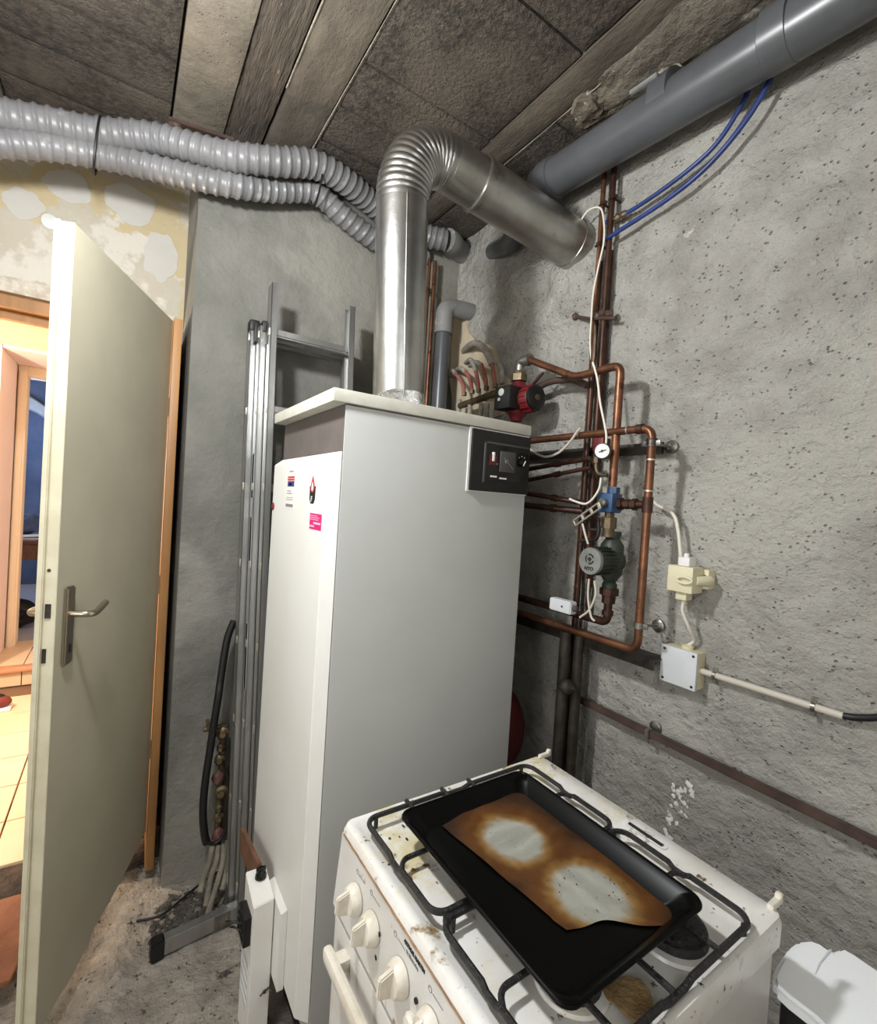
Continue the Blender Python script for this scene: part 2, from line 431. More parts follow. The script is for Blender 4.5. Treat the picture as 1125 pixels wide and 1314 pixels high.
def wall_back_bump(x, z):
    return .006*mnoise.noise(Vector((x*2, z*2, 9)))+.002*mnoise.noise(Vector((x*10, z*10, 4)))
g = G()
g.grid(lambda u, v: Vector((.186+(1.45-.186)*u, YB-wall_back_bump(.186+1.264*u, ZF+2.85*v), ZF+2.85*v)), 90, 150)
g.grid(lambda u, v: Vector((.186, YD+.02-(YD+.02-YB)*u-(wall_back_bump(.186, ZF+2.85*v) if u > .9 else 0), ZF+2.85*v)), 3, 60)
g.box(.20, 1.45, YB+.04, YB+.10, ZF, ZC+.1)
struct('wall_back', g, M['grey_wall'], recalc=False)

DX0, DX1, DZ = -.72, .135, 2.085
g = G()
g.box(XL-.05, DX0, YD, YD+.2, ZF, ZC+.1)
g.box(DX1, .30, YD, YD+.2, ZF, ZC+.1)
g.box(DX0, DX1, YD, YD+.2, DZ, ZC+.1)
wall_door = struct('wall_doorway', g, M['cream_wall'])
MF = mat('filler_patch', (194, 191, 184), .9, var=(192, 187, 178), vscale=12)
for (px, py, rx, rz, k) in ((88, 240, .075, .055, 1), (168, 262, .09, .075, 3), (30, 262, .06, .05, 5), (205, 330, .06, .10, 8)):
    c = AY(px, py, YD)
    pts = [Vector((p.y, YD-.0018, p.z)) for p in blob((c.x, c.z), rx, rz, 26, k)]
    g = G(); g.prism(pts, (0, .002, 0)); obj('filler_patch', g, MF, wall_door)
g = G(); g.lathe(AY(64, 284, YD-.014), (0, 1, 0), [(-.004, .014), (0, .026), (.012, .030), (.014, .030)])
obj('cable_cover', g, M['white_plastic'], wall_door, 'small round white cover cap')

g = G(); g.box(XL-.05, XL, YN, YD+.2, ZF, ZC+.1); struct('wall_left', g, M['plain_wall'])
g = G(); g.box(XL-.05, XR+.12, YN-.05, YN, ZF, ZC+.1); struct('wall_rear', g, M['plain_wall'])

def floor_z(x, y):
    z = ZF+.012*mnoise.noise(Vector((x*6, y*6, 0)))+.006*mnoise.noise(Vector((x*22, y*22, 2)))
    # heap of rubble rising to the threshold under the door leaf
    t = max(0, min(1, (y-1.15-1.9*(x+.10))/.35)); k = max(0, min(1, (.17-x)/.10)); t2 = t*t*(3-2*t)
    z += k*t2*(.024+.014*mnoise.noise(Vector((x*11, y*11, 5))))
    return z
g = G()
g.grid(lambda u, v: Vector((XL+(XR+.08-XL)*u, YN+(2.20-YN)*v, floor_z(XL+(XR+.08-XL)*u, YN+(2.20-YN)*v))), 180, 230)
floor = struct('floor', g, M['floor'], recalc=False)
g = G()
for i in range(150):
    x, y = rng.uniform(-.15, .40), rng.uniform(1.0, 1.93)
    s = rng.uniform(.003, .009)
    g.lump((x, y, floor_z(x, y)+s*.2), s, (1, 1, .6), .4, 30, 1)
o = obj('gravel', g, M['floor'], floor, 'grey grit and crumbs of mortar'); o['kind'] = 'stuff'

# ceiling: slab, blocks and joists
g = G(); g.box(XL-.05, XR+.12, YN-.05, YD+.25, ZC+.045, ZC+.1)
ceiling = struct('ceiling', g, M['dark_slab'])
def slab_piece(x0, x1, y0, y1, z0, z1, n, amp, k):
    g = G()
    nx = max(2, int((x1-x0)/.02)); ny = max(2, int((y1-y0)/.02))
    dz = rng.uniform(-.004, .004)
    def f(u, v):
        x, y = x0+(x1-x0)*u, y0+(y1-y0)*v
        e = min(u, 1-u)*(x1-x0); e2 = min(v, 1-v)*(y1-y0); r = .006*(1 if min(e, e2) < .004 else 0)
        return Vector((x, y, z0+dz+r+amp*mnoise.noise(Vector((x*14+k, y*14, k)))+amp*.6*mnoise.noise(Vector((x*45+k, y*45, k)))))
    g.grid(f, nx, ny)
    g.box(x0, x1, y0, y1, z0+.012, z1)
    return g
gp = .0035
bays = [(-1.45, -.97, [-1.6, -1.2, -.8, -.4, 0, .4, .8, 1.2, 1.6, 2.0, 2.33]), (-.395, .087, [-1.6, -1.1, -.7, -.3, .12, .52, .93, 1.33, 1.735, 1.928, 2.13, 2.33]),
        (.539, 1.041, [-1.6, -1.0, -.6, -.2, .17, .57, .967, 1.376, 1.571, 1.756, 1.98]), (1.150, 1.36, [-1.6, -1.0, -.4, .2, .62, 1.18, 1.6, 1.98])]
for bi, (x0, x1, ys) in enumerate(bays):
    for y0, y1 in zip(ys, ys[1:]):
        obj('ceiling_block', slab_piece(x0+gp, x1-gp, y0+gp*.9, y1-gp*.9, ZC, ZC+.05, 0, .0022, bi*7+y0), M['panel'], ceiling, recalc=False)
for (x0, x1, z0, m, a) in ((.092, .250, ZC-.008, 'joist_light', .002), (.252, .378, ZC+.004, 'board_form', .006), (.388, .534, ZC-.004, 'joist', .001),
                           (1.045, 1.146, ZC-.006, 'joist', .0012), (-.97, -.80, ZC-.004, 'joist', .001), (-.797, -.67, ZC+.004, 'board_form', .005), (-.665, -.40, ZC-.004, 'joist_light', .001)):
    obj('joist', slab_piece(x0, x1, YN, YD, z0, ZC+.05, 0, a, x0*9), M[m], ceiling, recalc=False)
g = G()
for (x, y0, y1, w) in ((.5365, .1, 1.86, .0022), (.381, .95, 1.6, .003), (1.148, .9, 1.5, .0018)):
    pts = [Vector((x+.0012*mnoise.noise(Vector((0, y*9, x*5))), y, ZC-.003)) for y in np.linspace(y0, y1, 60)]
    g.tube(pts, [w*max(.15, .7+.9*mnoise.noise(Vector((x, y*7, 0)))) for y in np.linspace(y0, y1, 60)], 5)
obj('mortar_seam', g, M['mortar'], ceiling, 'pale crumbling mortar line')
g = G()
g.lump((1.215, .78, ZC-.004), .13, (.75, 2.6, .13), .35, 3, 4); g.lump((1.18, 1.06, ZC-.004), .05, (1, 1, .4), .6, 8, 3)
obj('mortar_patch', g, M['lumpy'], ceiling, 'rough smear of mortar beside the drain pipe')
g = G(); g.lump(AZ(752, 132, ZC-.006), .022, (1.2, 1.2, .6), .8, 20, 3); g.lump(AZ(862, 92, ZC-.02), .03, (.8, 1, .9), .7, 20, 3)
obj('plaster_lump', g, M['mortar'], ceiling, 'whitish crumbly plaster lumps')

# ------------------------------------------------------------------ hall seen through the doorway
ZH = .05
g = G(); g.box(-2.6, .185, 2.185, YD+.3, -.2, ZH-.012); g.box(-2.6, 1.0, YD+.10, 7.6, -.2, ZH-.012); hall_floor = struct('floor', g, M['grout'])
hall_floor.name = 'floor_hall'
WORLD['floor_hall'] = WORLD.get('floor.001', WORLD['floor'])
for i in range(-5, 3):
    for j in range(0, 7):
        x0 = -.33+i*.3+ (0); y0 = 2.185+j*.285
        if x0 > -.13 or y0+.28 > 4.08: continue
        g = G(); g.box(x0+.003, x0+.297, y0+.003, y0+.282, ZH-.014, ZH, .0015, 1)
        obj('tile', g, M['tile'], hall_floor)
g = G(); g.box(-2.6, 1.0, 4.10, 7.6, ZH-.01, .166); step = struct('trim_2', g, M['grout'])
g = G(); g.box(-2.0, .3, 4.06, 4.16, .146, .17, .008); obj('step_nosing', g, mat('orange_nosing', (196, 138, 104), .4), step)
for i in range(-5, 2):
    g = G(); g.box(-.5+i*.3+.003, -.5+i*.3+.297, 4.092, 4.10, ZH, .146); obj('riser_tile', g, M['tile'], step)
    for j in range(2):
        g = G(); g.box(-.5+i*.3+.003, -.5+i*.3+.297, 4.163+j*.3, 4.457+j*.3, .155, .17); obj('tile', g, M['tile'], step)
g = G()      # far hall wall with a deep pink opening
g.box(-2.6, -.669, 4.08, 4.72, .17, 2.259); g.box(.25, 1.0, 4.08, 4.72, .17, 2.259)
struct('wall_hall_lower', g, M['hall_pink'])
g = G(); g.box(-2.6, 1.0, 4.08, 4.72, 2.262, 3.1); struct('wall_hall_upper', g, M['hall_yellow'])
g = G(); g.box(-.667, .25, 4.09, 4.72, 2.24, 2.261); struct('trim_3', g, M['hall_pink'])
g = G()
g.box(-.665, -.61, 4.62, 4.74, .17, 2.24, .006); g.box(-.61, .25, 4.62, 4.74, 2.165, 2.24, .006); g.box(-.655, -.622, 4.60, 4.63, .17, 2.2, .004)
struct('trim_4', g, mat('pale_door_frame', (250, 234, 208), .5))
g = G(); g.box(-2.6, -2.55, YD+.2, 4.1, 0, 3.1); g.box(.95, 1.0, YD+.2, 7.6, 0, 3.1); g.box(-2.6, 1, YD+.19, YD+.21, DZ+.7, 3.1)
struct('wall_hall_side', g, M['hall_pink'])
g = G(); g.box(-2.6, 1.0, YD+.2, 7.6, 3.05, 3.1); struct('ceiling_hall', g, M['hall_yellow'])
g = G(); g.box(-2.6, 1.0, 7.4, 7.45, .1, 3.1); g.box(-2.6, -2.55, 4.7, 7.4, .1, 3.1); struct('wall_far_room', g, M['far_blue'])
g = G(); g.box(-1.6, .3, 4.75, 7.3, .155, .172); struct('floor_far_room', g, mat('pale_lino', (190, 186, 194), .4))
t = thing('table', 'brown wooden table cluttered with papers in the blue room beyond the hall', 'table', (-.55, 5.6, .17))
g = G(); g.box(-1.3, 0, 5.3, 6.0, .86, .89, .005); obj('tabletop', g, M['brown_wood'], t)
g = G(); g.box(-1.25, -.05, 5.33, 5.97, .72, .86); obj('apron', g, M['brown_wood'], t)
for x in (-1.25, -.1):
    for y in (5.34, 5.92):
        g = G(); g.box(x, x+.05, y, y+.05, .17, .72); obj('leg', g, M['brown_wood'], t)
g = G(); g.box(-.95, -.5, 5.36, 5.7, .892, .90); g.obox((-.62, 5.5, .915), (1, .2, .05), (-.2, 1, 0), (0, 0, 1), .25, .18, .006)
tag(obj('paper_stack', g, M['white_print']), 'white papers lying on the brown table in the far room', 'papers')
g = G(); g.lump((-.75, 5.85, .98), .10, (1.6, .8, .9), .5, 5, 3)
tag(obj('cloth_bundle', g, M['far_blue']), 'dark bundle on the table in the blue room', 'cloth')
g = G(); g.lump((-.75, 5.2, .29), .14, (1.3, 1, .85), .5, 5, 3)
tag(obj('bag', g, M['bin_dark']), 'dark bag on the floor below the far brown table', 'bag')
g = G()
pc = AY(50, 535, 7.3)
for k in range(5):
    p0 = pc+Vector((-.45+.05*k, -.01, .35-.05*k)); g.tube(smooth([p0, p0+Vector((.3, .02, -.12)), p0+Vector((.62, 0, -.33-.03*k))], 6), .03, 6)
tag(obj('hanging_cloth', g, M['box_lid']), 'pale crumpled cloth hanging high in the blue room', 'cloth')
# shoe
t = thing('shoe', 'dark red and black shoe on the tiles at the left edge', 'shoe', AZ(-4, 910, ZH))
c = AZ(0, 912, ZH)
g = G(); g.ball(c+Vector((-.04, .02, .045)), .06, (1.5, .8, .75)); obj('upper', g, M['shoe'], t)
g = G(); g.ball(c+Vector((-.03, .02, .075)), .035, (1.4, .8, .6)); obj('lining', g, M['rubber'], t)
g = G(); g.box(c.x-.13, c.x+.05, c.y-.03, c.y+.07, ZH, ZH+.018, .008); obj('sole', g, M['bin_white'], t)
# threshold
g = G(); g.lump((-.30, 2.14, -.02), .1, (4.9, 1.0, .62), .18, 6, 4); struct('trim_1', g, M['rough_dark'])
t = None
g = G(); g.prism([(-.80, 1.72, .012), (-.20, 1.69, .012), (-.13, 2.04, .012), (-.80, 2.05, .012)], (0, 0, .016), .002)
tag(obj('floor_board', g, M['red_earth']), 'reddish brown board lying on the ground before the tiled hall', 'board')

# door frame and door leaf
g = G(); g.box(DX0-.0, DX0+.045, YD-.012, YD+.13, -.03, DZ); g.box(DX0+.045, DX1, YD+.02, YD+.13, DZ-.045, DZ)
g.box(DX0+.045, DX1, YD+.075, YD+.11, DZ-.075, DZ-.045, .002)
dfr = struct('trim_5', g, M['wood_strip'])
g = G(); g.box(DX1-.002, DX1+.026, 2.035, YD+.13, -.03, DZ-.04, .002); obj('hinge_jamb', g, M['wood_strip'], dfr)
g = G(); g.box(DX0-.08, DX1+.02, YD-.012, YD+.01, DZ, DZ+.055, .003); obj('head_plaster', g, mat('chipped_white_plaster', (222, 214, 200), .9, var=(190, 178, 160), vscale=40, bump=.01, bscale=60), dfr)

A = Vector((-.121, 1.473, 0)); Bh = Vector((.131, 2.062, 0)); u = (Bh-A).normalized(); n = Vector((u.y, -u.x, 0)); W = (Bh-A).length
door = thing('door_1', 'cream painted flush door standing open at the left', 'door', A); del door['category']; del door['label']; door['kind'] = 'structure'
bottom = [(0, .03), (.10, .034), (.16, .03), (.20, .038), (.24, .040), (.27, .062), (.30, .064), (.36, .066), (.42, .072), (.50, .082), (W-.05, .10), (W, .11)]
g = G()
poly = [A+u*s+Vector((0, 0, z)) for s, z in bottom]+[A+u*W+Vector((0, 0, 2.04)), A+Vector((0, 0, 2.04))]
g.prism(poly, -n*.040)
slab = obj('door_leaf', g, M['door_paint'], door)
g = G(); g.obox(A-n*.020-u*.0015+Vector((0, 0, 1.035)), u, n, (0, 0, 1), .003, .041, 2.012, .001)
g.obox(A-n*.033-u*.006+Vector((0, 0, 1.035)), u, n, (0, 0, 1), .012, .014, 2.012, .002)
obj('edge_strip', g, M['door_edge'], door, 'pale chipped lock edge')
g = G(); g.obox(A-n*.016-u*.0045+Vector((0, 0, 1.10)), u, n, (0, 0, 1), .003, .012, .035); g.obox(A-n*.02-u*.0045+Vector((0, 0, .99)), u, n, (0, 0, 1), .003, .008, .035)
g.cyl(A-n*.018-u*.003+Vector((0, 0, 1.20)), A-n*.018-u*.005+Vector((0, 0, 1.20)), .004, 8)
obj('latch_slots', g, M['steel_dark'], door)
pc = A+u*.045
g = G(); g.obox(pc+n*.005+Vector((0, 0, 1.053)), u, n, (0, 0, 1), .038, .010, .20, .004)
hp = obj('handle_plate', g, M['satin_metal'], door, 'nickel handle plate')
g = G(); g.obox(pc+n*.011+Vector((0, 0, .995)), u, n, (0, 0, 1), .006, .002, .022); obj('keyhole', g, M['dark_gap'], hp)
g = G(); l0 = pc+Vector((0, 0, 1.083))
g.tube(rounded([l0+n*.008, l0+n*.05, l0+n*.052+u*.03+Vector((0, 0, -.004)), l0+n*.050+u*.085+Vector((0, 0, .012))], .018), .0085, 12)
obj('handle_lever', g, M['satin_metal'], door, 'curved nickel lever')
g = G(); l1 = l0-n*.04
g.tube(rounded([l1, l1-n*.045, l1-n*.05-u*(-.035), l1-n*.045+u*.09], .018), .0085, 12)
obj('handle_lever', g, M['satin_metal'], door, 'brassy lever on the far side')
for z in (1.72, 1.05, .42):
    g = G(); g.cyl(Bh+n*.004+u*.008+Vector((0, 0, z-.035)), Bh+n*.004+u*.008+Vector((0, 0, z+.035)), .007, 10); obj('hinge', g, M['steel_dark'], door)

# ------------------------------------------------------------------ boiler
bx0, bx1, by0, by1, bz1 = .440, 1.056, 1.10, 1.62, 1.650
boiler = thing('boiler', 'tall white floor-standing boiler with a metal flue pipe rising behind its lid', 'boiler', (.75, 1.36, ZF))
g = G(); g.box(bx0+.004, bx1, by0, by0+.004, .02, bz1-.003, .0015)
g.box(bx0+.02, bx1-.002, by0+.004, by1, .0, bz1-.004)
obj('casing', g, M['boiler'], boiler, 'white side casing, its colour darkened for shade')
g = G(); g.box(bx0+.03, bx1-.02, by0+.03, by1-.03, ZF, .012); obj('plinth', g, M['dark_gap'], boiler, 'dark recessed plinth')
g = G(); g.box(bx0-.031, bx1+.004, by0-.006, by1+.006, bz1+.001, bz1+.033, .003); obj('lid', g, M['lid_enamel'], boiler, 'overhanging cream top lid')
g = G(); g.box(bx0+.004, bx0+.022, by0+.002, by1, 1.515, bz1); obj('fascia', g, M['fascia'], boiler, 'brown grey fascia strip')
# pan-shaped front panel with bevelled rims
fx = .412; zt, zb = 1.535, .118
g = G(); t_ = bmesh.new()
o8 = [(bx0+.003, by0+.0005, zb-.01), (bx0+.003, by1, zb-.01), (bx0+.003, by1, zt), (bx0+.003, by0+.0005, zt)]
i8 = [(fx, by0+.022, zb), (fx, by1+.0, zb), (fx, by1, zt-.034), (fx, by0+.022, zt-.018)]
i8 = [(fx, by0+.022, zb), (fx, by1-.018, zb), (fx, by1-.018, zt-.022), (fx, by0+.022, zt-.018)]
ov = [t_.verts.new(p) for p in o8]; iv = [t_.verts.new(p) for p in i8]
t_.faces.new(iv); t_.faces.new(list(reversed(ov)))
for k in range(4): t_.faces.new((ov[k], ov[(k+1) % 4], iv[(k+1) % 4], iv[k]))
bmesh.ops.recalc_face_normals(t_, faces=t_.faces[:])
bmesh.ops.bevel(t_, geom=t_.edges[:], offset=.0022, segments=2, affect='EDGES')
g.merge(t_)
front = obj('front_panel', g, M['boiler_front'], boiler, 'white bevelled front panel')
def quad_x(g, a, b, th=.0006, x=fx):  # flat print on the front panel: (y,z) corners
    g.box(x-th, x+.0002, min(a[0], b[0]), max(a[0], b[0]), min(a[1], b[1]), max(a[1], b[1]))
# paper label with red and blue blocks
g = G(); quad_x(g, (1.450, 1.502), (1.366, 1.378)); lab = obj('energy_label', g, mat('label_paper', (226, 224, 216), .6), front, 'white paper label with red and blue blocks')
def onlabel(nm, a, b, m, th=.0011, x=fx):
    g = G(); quad_x(g, a, b, th, x); return obj(nm, g, M[m], boiler)
for (a, b, m) in (((1.440, 1.474), (1.372, 1.469), 'red_print'), ((1.440, 1.467), (1.372, 1.462), 'red_print'), ((1.438, 1.460), (1.374, 1.444), 'blue_print'),
                  ((1.424, 1.454), (1.398, 1.448), 'white_print'), ((1.425, 1.490), (1.385, 1.487), 'grey_print'), ((1.44, 1.432), (1.40, 1.430), 'grey_print'),
                  ((1.44, 1.425), (1.39, 1.423), 'grey_print'), ((1.443, 1.412), (1.38, 1.4105), 'grey_print'), ((1.445, 1.406), (1.38, 1.4045), 'grey_print'), ((1.447, 1.3925), (1.376, 1.384), 'grey_print')):
    onlabel('printed_bar', a, b, m)
# flame badge
g = G(); zc = 1.445
flame = [(0, .030), (-.006, .017), (-.011, .004), (-.012, -.006), (-.008, -.014), (0, -.017), (.008, -.014), (.012, -.006), (.011, .004), (.006, .017)]
g.prism([(fx-.0008, 1.214-a*1.25, zc+b*.95) for a, b in flame], (.0008, 0, 0)); obj('flame_print', g, M['red_print'], boiler, 'red flame emblem')
g = G(); g.prism([(fx-.0012, 1.214-a*.55, zc-.003+b*.52) for a, b in flame], (.001, 0, 0)); obj('flame_print', g, M['white_print'], boiler)
g = G()
g.prism([(fx-.0006, 1.236, 1.446), (fx-.0006, 1.222, 1.446), (fx-.0006, 1.220, 1.430), (fx-.0006, 1.207, 1.430), (fx-.0006, 1.204, 1.446), (fx-.0006, 1.190, 1.446),
         (fx-.0006, 1.192, 1.412), (fx-.0006, 1.201, 1.400), (fx-.0006, 1.224, 1.400), (fx-.0006, 1.234, 1.412)], (.0006, 0, 0)); obj('emblem_base', g, M['ink'], boiler, 'black cup under the flame emblem')
obj('emblem_letter', text_g('F', .020, (fx-.0013, 1.221, 1.4055), (0, -1, 0), (0, 0, 1), bold=.0006), M['white_print'], boiler)
# pink sticker
g = G(); quad_x(g, (1.2215, 1.376), (1.1345, 1.335), .0007); obj('pink_sticker', g, M['pink'], boiler, 'magenta sticker with white lines')
for (a, b) in (((1.216, 1.371), (1.165, 1.3695)), ((1.216, 1.366), (1.150, 1.3645)), ((1.216, 1.361), (1.156, 1.3595)), ((1.190, 1.354), (1.140, 1.349)), ((1.217, 1.345), (1.185, 1.341))):
    onlabel('printed_bar', a, b, 'pale_pink', .0012)
g = G(); g.lathe((fx, 1.588, 1.379), (-1, 0, 0), [(0, .012), (.003, .012), (.004, .010)], 20); obj('round_badge', g, M['maroon'], boiler, 'small round maroon badge')
# control panel on the side
yp = by0
g = G(); g.box(.822, 1.057, yp-.003, yp, 1.463, 1.6485); obj('panel_trim', g, M['boiler_front'], boiler, 'white trim line')
g = G(); g.box(.829, 1.056, yp-.011, yp, 1.466, 1.644, .002); cp = obj('control_panel', g, M['black_plastic'], boiler, 'black control panel')
g = G()
g.box(.872, 1.048, yp-.015, yp-.010, 1.606, 1.612, .001); g.box(.872, .878, yp-.015, yp-.010, 1.492, 1.612, .001)
obj('recess_rim', g, M['dial_grey'], cp)
g = G(); g.box(.878, 1.048, yp-.0125, yp-.010, 1.50, 1.606); obj('recess_plate', g, M['black_gloss'], cp)
g = G(); g.box(.932, .992, yp-.0175, yp-.012, 1.527, 1.589, .002); obj('thermometer', g, M['dial_grey'], cp, 'square thermometer dial')
g = G(); g.cyl((.955, yp-.0175, 1.560), (.955, yp-.0195, 1.560), .006, 12); g.obox((.963, yp-.019, 1.554), (1, 0, -.8), (0, 1, 0), (.8, 0, 1), .05, .001, .002)
obj('dial_needle', g, M['grey_print'], cp)
g = G(); g.box(.902, .910, yp-.017, yp-.012, 1.556, 1.583, .001); obj('rocker_switch', g, M['white_print'], cp)
g = G(); g.box(.893, .920, yp-.0145, yp-.012, 1.545, 1.575); obj('switch_surround', g, M['red_pump'], cp)
for q_ in ((.900, .924, 1.509, 1.514), (.935, .962, 1.506, 1.5105), (.916, .924, 1.548, 1.551)): obj('printed_caption', G().box(q_[0], q_[1], yp-.014, yp-.0120, q_[2], q_[3]), M['white_print'], cp)
g = G(); g.lathe((1.022, yp-.012, 1.563), (0, -1, 0), [(0, .014), (.010, .013), (.012, .011)], 20); kn = obj('selector_knob', g, M['black_gloss'], cp)
g = G(); g.obox((1.022, yp-.0245, 1.560), (.5, 0, 1), (0, 1, 0), (1, 0, -.5), .018, .001, .003)
for k in range(3):
    a = math.radians(60+k*35); g.box(1.022+.019*math.cos(a)-.001, 1.022+.019*math.cos(a)+.001, yp-.0135, yp-.0125, 1.563+.019*math.sin(a)-.001, 1.563+.019*math.sin(a)+.001)
obj('knob_mark', g, M['white_print'], cp)

# ------------------------------------------------------------------ flue
flue = thing('flue_pipe', 'shiny galvanised flue pipe rising from the boiler, with a ribbed elbow into the right wall', 'flue', (.70, 1.25, bz1+.034))
r = .0755
b0 = Vector((.668, 1.25, bz1+.034)); b1 = Vector((.640, 1.25, 2.27))
g = G(); g.cyl(b0, b1, r, 48); pipe = obj('riser_pipe', g, M['flue'], flue)
g = G()
for a_deg in (252,):
    a = math.radians(a_deg); off = Vector((math.cos(a), math.sin(a), 0))*(r+.0008)
    g.tube([b0+off+Vector((0, 0, .03)), b1+off], .0022, 6)
obj('seam', g, M['flue'], pipe, 'lengthwise folded seam')
g = G(); g.lathe(b0, (0, 0, 1), [(0, r+.002), (.050, r+.0018), (.052, r)], 40); obj('foil_wrap', g, M['foil'], flue, 'crumpled foil at the foot')
e_end = Vector((.79, 1.245, 2.455)); w_end = Vector((XR+.02, 1.20, 2.372))
ax2 = (w_end-e_end).normalized()
# elbow arc from b1 (pointing up) to e_end (pointing along ax2)
ctrl = [b1, b1+Vector((-.004, 0, .115)), e_end-ax2*.115, e_end]
arc = []
for k in range(121):
    t = k/120
    arc.append(ctrl[0]*(1-t)**3+ctrl[1]*3*t*(1-t)**2+ctrl[2]*3*t*t*(1-t)+ctrl[3]*t**3)
g = G()
def ribs(s, a, t):
    k = (s/.0170) % 1.0
    e = min(1, min(t, 1-t)*9)
    return r+.0035*e*abs(math.sin(math.pi*k))-.0005
g.tube(arc, r, 48, rf=ribs); obj('ribbed_elbow', g, M['flue'], flue, 'ribbed bright elbow')
g = G(); g.cyl(e_end, e_end+ax2*.11, r+.0005, 48); obj('collar', g, M['flue_old'], flue, 'short dusty collar')
g = G(); g.cyl(e_end+ax2*.105, w_end, r+.0035, 48); g.lathe(e_end+ax2*.108, ax2, [(-.006, r+.002), (-.004, r+.008), (.004, r+.008), (.006, r+.003)], 48)
obj('wall_pipe', g, M['flue_old'], flue, 'dusty horizontal length entering the wall')
g = G(); g.lathe(w_end-ax2*.075, ax2, [(0, r+.004), (.002, r+.006), (.03, r+.006), (.032, r+.004)], 48); obj('wall_band', g, M['flue_old'], flue)

# ------------------------------------------------------------------ corrugated ducts
def duct(name, pts, r, label, ph=0):
    path = smooth(pts, 60)
    # even spacing
    L_ = [0]
    for a, b in zip(path, path[1:]): L_.append(L_[-1]+(b-a).length)
    nn = int(L_[-1]/.0036); out = []; j = 0
    for k in range(nn+1):
        s = L_[-1]*k/nn
        while j < len(L_)-2 and L_[j+1] < s: j += 1
        f_ = (s-L_[j])/max(1e-9, L_[j+1]-L_[j]); out.append(path[j].lerp(path[j+1], f_))
    g = G()
    def rf(s, a, t):
        k = (s/.0330+a/(2*math.pi)+ph) % 1.0
        return r-.0065+.0070*max(0, 1-abs(k-.5)/.28)**.8-.0012*math.sin(math.pi*k)
    g.tube(out, r, 28, rf=rf)
    return tag(obj(name, g, M['duct']), label, 'duct', 'corrugated ducts along the wall')
def DP(lst):
    p = [AY(px, py, Y) for px, py, Y in lst]
    q = p[0]+(p[0]-p[1])*.8
    return [Vector((x, q.y, q.z)) for x in (-1.43, -1.22, -1.0, -.8) if x < q.x-.08]+[q]+p
duct('corrugated_duct', DP([(-60, 130, 1.98), (0, 147, 1.98), (60, 158, 1.98), (120, 170, 1.97), (200, 178, 1.93), (280, 198, 1.84), (350, 207, 1.79), (402, 211, 1.79), (440, 231, 1.82), (478, 262, 1.88), (515, 292, 1.90), (548, 303, 1.89), (572, 308, 1.86)]), .051, 'upper grey corrugated duct along the ceiling, ending in a wall elbow')
duct('corrugated_duct', DP([(-60, 180, 1.99), (0, 184, 1.99), (60, 188, 1.99), (125, 199, 1.99), (190, 214, 1.95), (250, 228, 1.90), (300, 238, 1.87), (350, 244, 1.885), (402, 247, 1.885), (440, 277, 1.89), (478, 306, 1.90), (510, 322, 1.93), (545, 330, 1.99)]), .045, 'lower grey corrugated duct, sagging against the grey wall', .4)
g = G(); e0 = AY(574, 308, 1.86)
g.tube(smooth([e0, e0+Vector((.035, .01, .005)), e0+Vector((.06, .045, .02)), Vector((e0.x+.09, 1.94, e0.z+.03)), Vector((XR+.01, 1.95, e0.z+.03))], 8), .050, 24)
tag(obj('duct_elbow', g, M['pvc_dusty']), 'smooth grey plastic elbow where the upper duct enters the wall', 'elbow')
for (px, py0, py1, Y) in ((124, 148, 226, 1.97), (406, 190, 268, 1.83)):
    a, b = AY(px-2, py0, Y), AY(px+4, py1, Y); c = (a+b)/2; h = (a-b).length/2
    pts = [c+Vector((.006*math.sin(k), math.cos(k)*.062, math.sin(k)*(h-.002))) for k in np.linspace(0, 2*math.pi, 40)[:-1]]
    g = G(); g.tube(pts, .0035, 6, closed=True)
    tag(obj('cable_tie', g, M['rubber']), 'black tie round both ducts above the doorway' if px < 200 else 'black tie round both ducts beside the flue', 'tie', 'ties round the ducts')
g = G()
p0, p1 = AZ(216, 152, ZC-.03), AZ(300, 180, ZC-.035)
g.obox((p0+p1)/2, p1-p0, (0, 1, .2), (0, 0, 1), (p1-p0).length, .02, .012, .002); g.lump(p0+Vector((.02, 0, -.012)), .02, (1.2, .8, .8), .5, 20, 2)
tag(obj('support_bar', g, M['iron_brown']), 'rusty bar fixed to the ceiling above the corrugated ducts', 'bar')

# ------------------------------------------------------------------ drain pipe
dp = thing('drain_pipe', 'thick grey plastic drain pipe sloping under the ceiling along the right wall', 'pipe', (1.22, .8, 2.5))
XP = 1.235
P0, P1 = AX(1075, 3, XP), AX(697, 238, XP)
dirp = (P1-P0).normalized(); P0 = P0-dirp*.9
g = G(); g.cyl(P0, P1+dirp*.02, .064, 40); g.tube([P1+dirp*.02, AX(655, 312, 1.28), AX(633, 323, 1.365)], [.060, .040, .038], 28); obj('pipe', g, M['pvc'], dp)
for (px, py) in ((1015, 38), (712, 228), (866, 124)):
    c = AX(px, py, XP); g = G(); g.lathe(c, dirp, [(-.012, .0645), (-.010, .069), (.045, .069), (.048, .0645)], 40); obj('coupling', g, M['pvc'], dp)
c = AX(842, 128, XP); g = G(); g.obox(c+Vector((-.064, 0, .010)), dirp, (0, 0, 1), (1, 0, 0), .085, .012, .012, .002); obj('saddle_clip', g, M['pvc_dusty'], dp)

